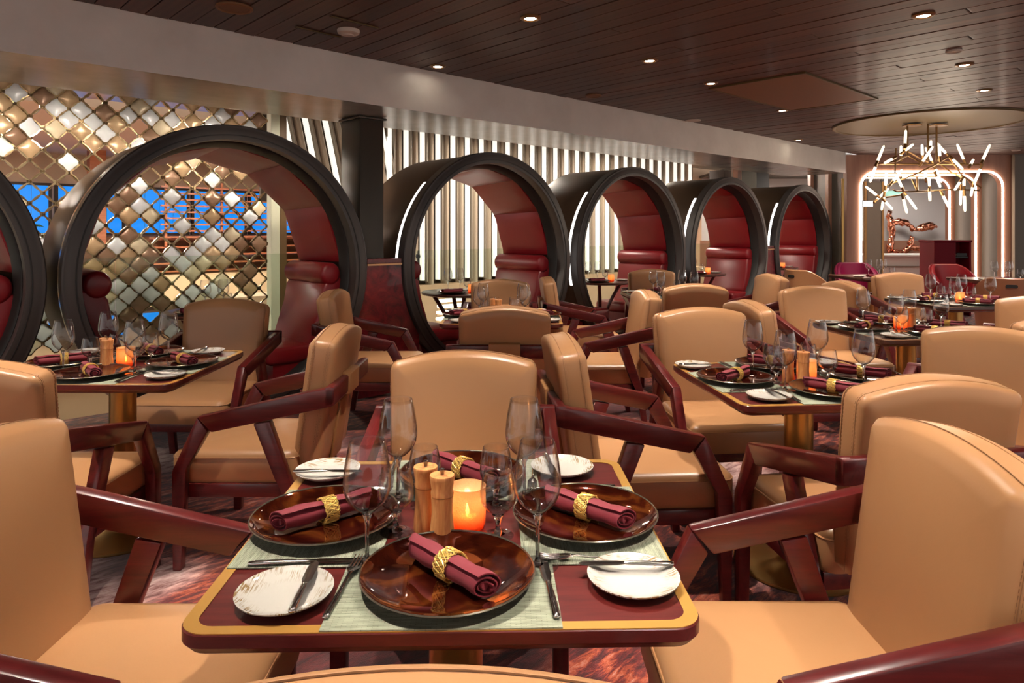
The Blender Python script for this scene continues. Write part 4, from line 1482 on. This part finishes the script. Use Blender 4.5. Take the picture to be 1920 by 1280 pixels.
TABLES = [
    (-.115, 1.400, 1.4, 0, 'front table', 0, 'wine wood square table in front with gold edge, fully laid'),
    (-1.73, 3.035, 0, 0, 'screen table', 0, 'wine wood square table at left, before the diamond screen booth'),
    (-.07, 4.75, 0, 0, 'pillar booth table', 0, 'wine wood square table before the booth after the pillar'),
    (1.15, 2.74, 5.5, 0, 'right-hand table', 0, 'wine wood square table with gold edge at right'),
    (2.39, 4.14, 5.6, 1, 'dark edged table', 1, 'dark brown edged square table behind the right-hand one'),
    (3.73, 5.74, 5.6, 1, 'table nearest the chandelier', 1, 'dark edged square table nearest the chandelier'),
    (1.48, 6.35, 4, 0, 'third booth table', 0, 'wine wood square table before the third booth'),
]
tab_g, tab_d = make_table('table_wood', 'gold_edge'), make_table('dark_table_wood', 'ceiling_brown')
first = {0: True, 1: True}
for i, (x, y, r, kind, nm, spin, lb) in enumerate(TABLES):
    src = tab_g if kind == 0 else tab_d
    o = src if first[kind] else copy_tree(src)
    first[kind] = False
    o.location = (x, y, 0)
    o.rotation_euler = (0, 0, D(r))
    o['label'] = lb
    setting(x, y, D(r), nm, spin=(0, 0, 0, 0, 2, 0, 0)[i], light=(.16 if i == 0 else .12), mills=(i not in (5, 6)))

# far tables with tub chairs
for i, (x, y, nm) in enumerate(((4.75, 9.0, 'far left lounge table'), (6.0, 8.45, 'far right lounge table'))):
    o = copy_tree(tab_d)
    o.location = (x, y, 0); o.rotation_euler = (0, 0, D(8)); o['label'] = 'dark lounge table ' + ('by the magenta tub chair' if i == 0 else 'before the wine red tub chair')
    for k, (dx, dy) in enumerate(((-.1, -.1), (.02, -.14), (.12, -.05), (.18, -.15))):
        wd = ('first', 'second', 'third', 'fourth')[k]
        spawn('wine_glass' if k != 3 else 'goblet', mk_wine if k != 3 else mk_goblet, (x + dx, y + dy, TZ + .0013), 0, '%s %s from the left on the %s' % (wd, 'glass' , nm), 'glass', 'glasses on the far lounge tables')
    spawn('side_plate', mk_side_plate, (x - .28, y - .2, TZ + .0013), 0, 'white side plate on the ' + nm, 'plate', 'white side plates')
    spawn('napkin', mk_napkin, (x - .12, y - .27, TZ + .0235), .3, 'rolled wine napkin on the ' + nm, 'napkin', 'rolled napkins')

# booth tables
def make_booth_table():
    t = thing('booth_table', '', 'table', (0, 0, 0), ROOM, 'booth tables')
    ol = [(.36 * math.cos(2 * PI * k / 40), .40 * math.sin(2 * PI * k / 40)) for k in range(40)]
    B().slab(ol, [(.03, TZ - .03), (.004, TZ - .022), (0, TZ - .012), (.002, TZ - .002), (.006, TZ)]).build('tabletop', 'dark_table_wood', t, smooth=50)
    for s in (-1, 1):
        for q in (-1, 1):
            pts = smoothpath([(s * .20, q * .16, TZ - .03), (s * .10, q * .09, .50), (s * .07, q * .06, .34), (s * .13, q * .12, .14), (s * .20, q * .19, .02)], 5)
            B().tube(pts, .020, 8).build('leg', 'wine_wood', t)
    B().lathe([(0, .30), (.09, .30), (.095, .32), (.09, .34), (0, .34)], 20).build('collar', 'brass', t)
    return t
bt0 = make_booth_table()
BT = ['screen booth', 'pillar booth', 'third booth', 'fourth booth', 'last booth']
for i in range(5):
    o = bt0 if i == 0 else copy_tree(bt0)
    c = room(BCEN[i + 1] - (.0 if i else -.05), 5.25)
    o.location = c
    o['label'] = 'dark topped round table on curved legs inside the ' + BT[i]
    z = TZ + .0005
    def Q(da, db, dz=0.0):
        p = U * da + V * db
        return (c.x + p.x, c.y + p.y, z + dz)
    nm = BT[i] + ' table'
    spawn('wine_glass', mk_wine, Q(.10, .12), 0, 'wine glass farther in on the ' + nm, 'glass', 'wine glasses')
    spawn('wine_glass', mk_wine, Q(-.02, .16), 0, 'wine glass nearer the entrance on the ' + nm, 'glass', 'wine glasses')
    spawn('goblet', mk_goblet, Q(.08, -.02), 0, 'water goblet on the ' + nm, 'glass', 'water goblets')
    spawn('side_plate', mk_side_plate, Q(.22, -.16), 0, 'white side plate on the ' + nm, 'plate', 'white side plates')
    spawn('charger', mk_charger, Q(-.18, -.12), 0, 'amber charger plate on the ' + nm, 'plate', 'amber charger plates')
    spawn('napkin', mk_napkin, Q(-.18, -.12, .026), .4, 'rolled wine napkin on the ' + nm, 'napkin', 'rolled napkins')
    votive(Q(.02, -.16), 'small amber candle on the ' + nm, .10)

for ld, o in GLOW:
    lo = bpy.data.objects.new('candle_glow', ld)
    COL.objects.link(lo)
    lo.parent = o
    lo.location = (0, 0, .050)

# ================================================================== chandelier
CX, CY = 4.86, 8.0
ch = thing('chandelier', 'branching brass chandelier of glowing glass tubes under the medallion', 'chandelier', (CX, CY, 0))
def zp(px, pz, y):
    """picture position of a rod end turned into a point at depth y of the chandelier"""
    X = (1560 + px / 5.333 - 960) / 1280 * y
    Z = EYE + (432 - (190 + pz / 5.333)) / 1280 * y
    return Vector((X - CX, y - CY, Z))
rc = random.Random(21)
TUB = [(450, 610, 520, 440), (440, 640, 380, 810), (730, 440, 738, 285), (690, 560, 690, 440), (720, 500, 815, 425), (610, 570, 520, 620), (905, 540, 900, 430), (1000, 600, 935, 460),
       (900, 610, 1010, 450), (985, 460, 990, 390), (1150, 530, 1040, 410), (1080, 560, 1070, 425), (1200, 570, 1310, 680), (1320, 590, 1250, 425), (1380, 640, 1415, 580), (1500, 600, 1580, 430),
       (1490, 660, 1420, 830), (600, 810, 700, 680), (700, 860, 640, 730), (535, 850, 545, 690), (450, 940, 335, 850), (440, 990, 565, 870), (520, 940, 495, 1090), (520, 990, 605, 1080),
       (710, 960, 750, 1120), (735, 930, 845, 1080), (1030, 660, 1095, 810), (1040, 740, 1085, 860), (1105, 930, 1180, 1080), (975, 860, 970, 760), (975, 900, 980, 995), (1320, 860, 1320, 720),
       (1325, 930, 1330, 1105), (1290, 870, 1285, 1040), (1290, 790, 1225, 890), (1410, 840, 1390, 950), (700, 760, 760, 740), (940, 780, 930, 700)]
NODES = []
for (x0, y0, x1, y1) in TUB:
    yb = CY + rc.uniform(-.38, .38)
    p = zp(x0, y0, yb)
    q = zp(x1, y1, yb + rc.uniform(-.16, .16))
    dr = (q - p).normalized()
    NODES.append((p, yb))
    ln = (q - p).length
    tb = B().tube([p, p + dr * ln * .5, p + dr * ln * .93, q], [.0145, .0155, .0135, .005], 10).build('glass_tube', 'tube_glow', ch)
    B().tube([p - dr * .05, p + dr * .02], .0155, 10).build('socket', 'bronze_rod', ch)
def bar(pts, name='bar'):
    P = [zp(x, z, CY + dy) for (x, z, dy) in pts]
    B().tube(P, .0095, 8).build(name, 'bronze_rod', ch)
bar([(440, 625, 0), (1500, 630, 0)])
bar([(610, 880, -.2), (640, 900, -.2), (900, 900, -.2), (1180, 880, .15), (1470, 890, .2), (1490, 860, .2), (1440, 830, .2)])
bar([(600, 820, .1), (850, 720, 0), (1020, 640, -.05), (1170, 550, 0)])
bar([(1170, 560, 0), (1300, 740, .1), (1410, 820, .15)])
bar([(1070, 620, .2), (1180, 700, .1), (1300, 760, 0)])
bar([(640, 470, -.2), (630, 720, -.2)])
bar([(760, 540, 0), (640, 600, -.25), (460, 625, -.1)])
bar([(760, 500, 0), (860, 560, .1), (960, 610, .2)])
bar([(760, 540, 0), (900, 620, 0)])
bar([(960, 560, 0), (890, 600, .2)])
bar([(1050, 580, 0), (1120, 600, .2), (1320, 620, .2)])
bar([(800, 780, -.1), (850, 890, -.2)])
bar([(850, 760, -.1), (855, 890, -.2)])
bar([(540, 960, -.2), (720, 930, -.2)])
for (px, z1, dy) in ((755, 540, 0), (960, 600, -.05), (1045, 600, .08)):
    p = zp(px, z1, CY + dy)
    B().tube([p, (p.x, p.y, CEIL - .02)], .011, 8).build('drop_rod', 'bronze_rod', ch)
for px in (800, 1060):
    p = zp(px, 140, CY)
    B().lathe([(0, 0), (.10, 0), (.105, .006), (.10, .012), (0, .012)], 32, 0, Matrix.Translation((p.x, p.y, CEIL - .036))).build('canopy', 'bronze_rod', ch)

for (dx, dz) in ((-.35, 1.95), (.3, 2.0), (0, 1.75)):
    ld = bpy.data.lights.new('chandelier_glow', 'POINT')
    ld.energy = 13; ld.color = (1.0, .84, .64); ld.shadow_soft_size = .2
    lo = bpy.data.objects.new('chandelier_glow', ld)
    COL.objects.link(lo)
    lo.parent = ch
    lo.location = (dx, 0, dz)

# more downlights of the same grid, out of the picture but lighting the near tables
for (a, b) in ((.9, 2.9), (-.4, 2.9), (1.6, 1.4), (3.0, 1.35), (.3, 1.3), (.9, -.2), (2.4, -.2), (4.0, -.2), (5.6, -.1), (8.6, 3.2), (8.6, 1.6), (-1.4, 1.4), (10.2, 2.9)):
    p = room(a, b)
    spot(p.x, p.y, SPOT_W)

# unseen spots added to brighten the screen and the booths
def added_spot(p, aim, w, size, name):
    ld = bpy.data.lights.new(name, 'SPOT')
    ld.energy = w; ld.color = (1.0, 0.88, 0.74); ld.spot_size = math.radians(size); ld.spot_blend = 0.8; ld.shadow_soft_size = .04
    lo = bpy.data.objects.new(name, ld)
    lo.location = p
    lo.rotation_euler = (Vector(aim) - Vector(p)).to_track_quat('-Z', 'Y').to_euler()
    COL.objects.link(lo)
for a in (-.2, .9, 2.0, 3.0):
    added_spot(room(a, 5.2, SOFFIT_Z - .02), room(a, 6.2, 1.2), 60, 120, 'screen_fill')
for ac in BCEN:
    added_spot(room(ac - .5, 3.25, CEIL - .02), room(ac + .35, 5.1, .9), 95, 48, 'booth_fill')
# unseen area lights added to brighten the atrium
for (a, b, z) in ((1.5, 11.0, 2.7), (4.5, 11.0, 2.7), (6.5, 6.9, 2.72), (9.5, 6.9, 2.72), (-.5, 9.0, 2.7), (13.5, 7.2, 2.5)):
    ld = bpy.data.lights.new('atrium_fill', 'AREA')
    ld.shape = 'DISK'; ld.size = .5; ld.energy = 70 if b == 6.9 else 200; ld.color = (1.0, .9, .76)
    lo = bpy.data.objects.new('atrium_fill', ld)
    lo.location = room(a, b, z)
    COL.objects.link(lo)
# unseen area light past the portals
ld = bpy.data.lights.new('lobby_area_light', 'AREA')
ld.shape = 'DISK'; ld.size = 1.2; ld.energy = 60; ld.color = (1.0, .92, .84)
lo = bpy.data.objects.new('lobby_area_light', ld)
lo.location = (8.6, 14.8, 2.55)
COL.objects.link(lo)
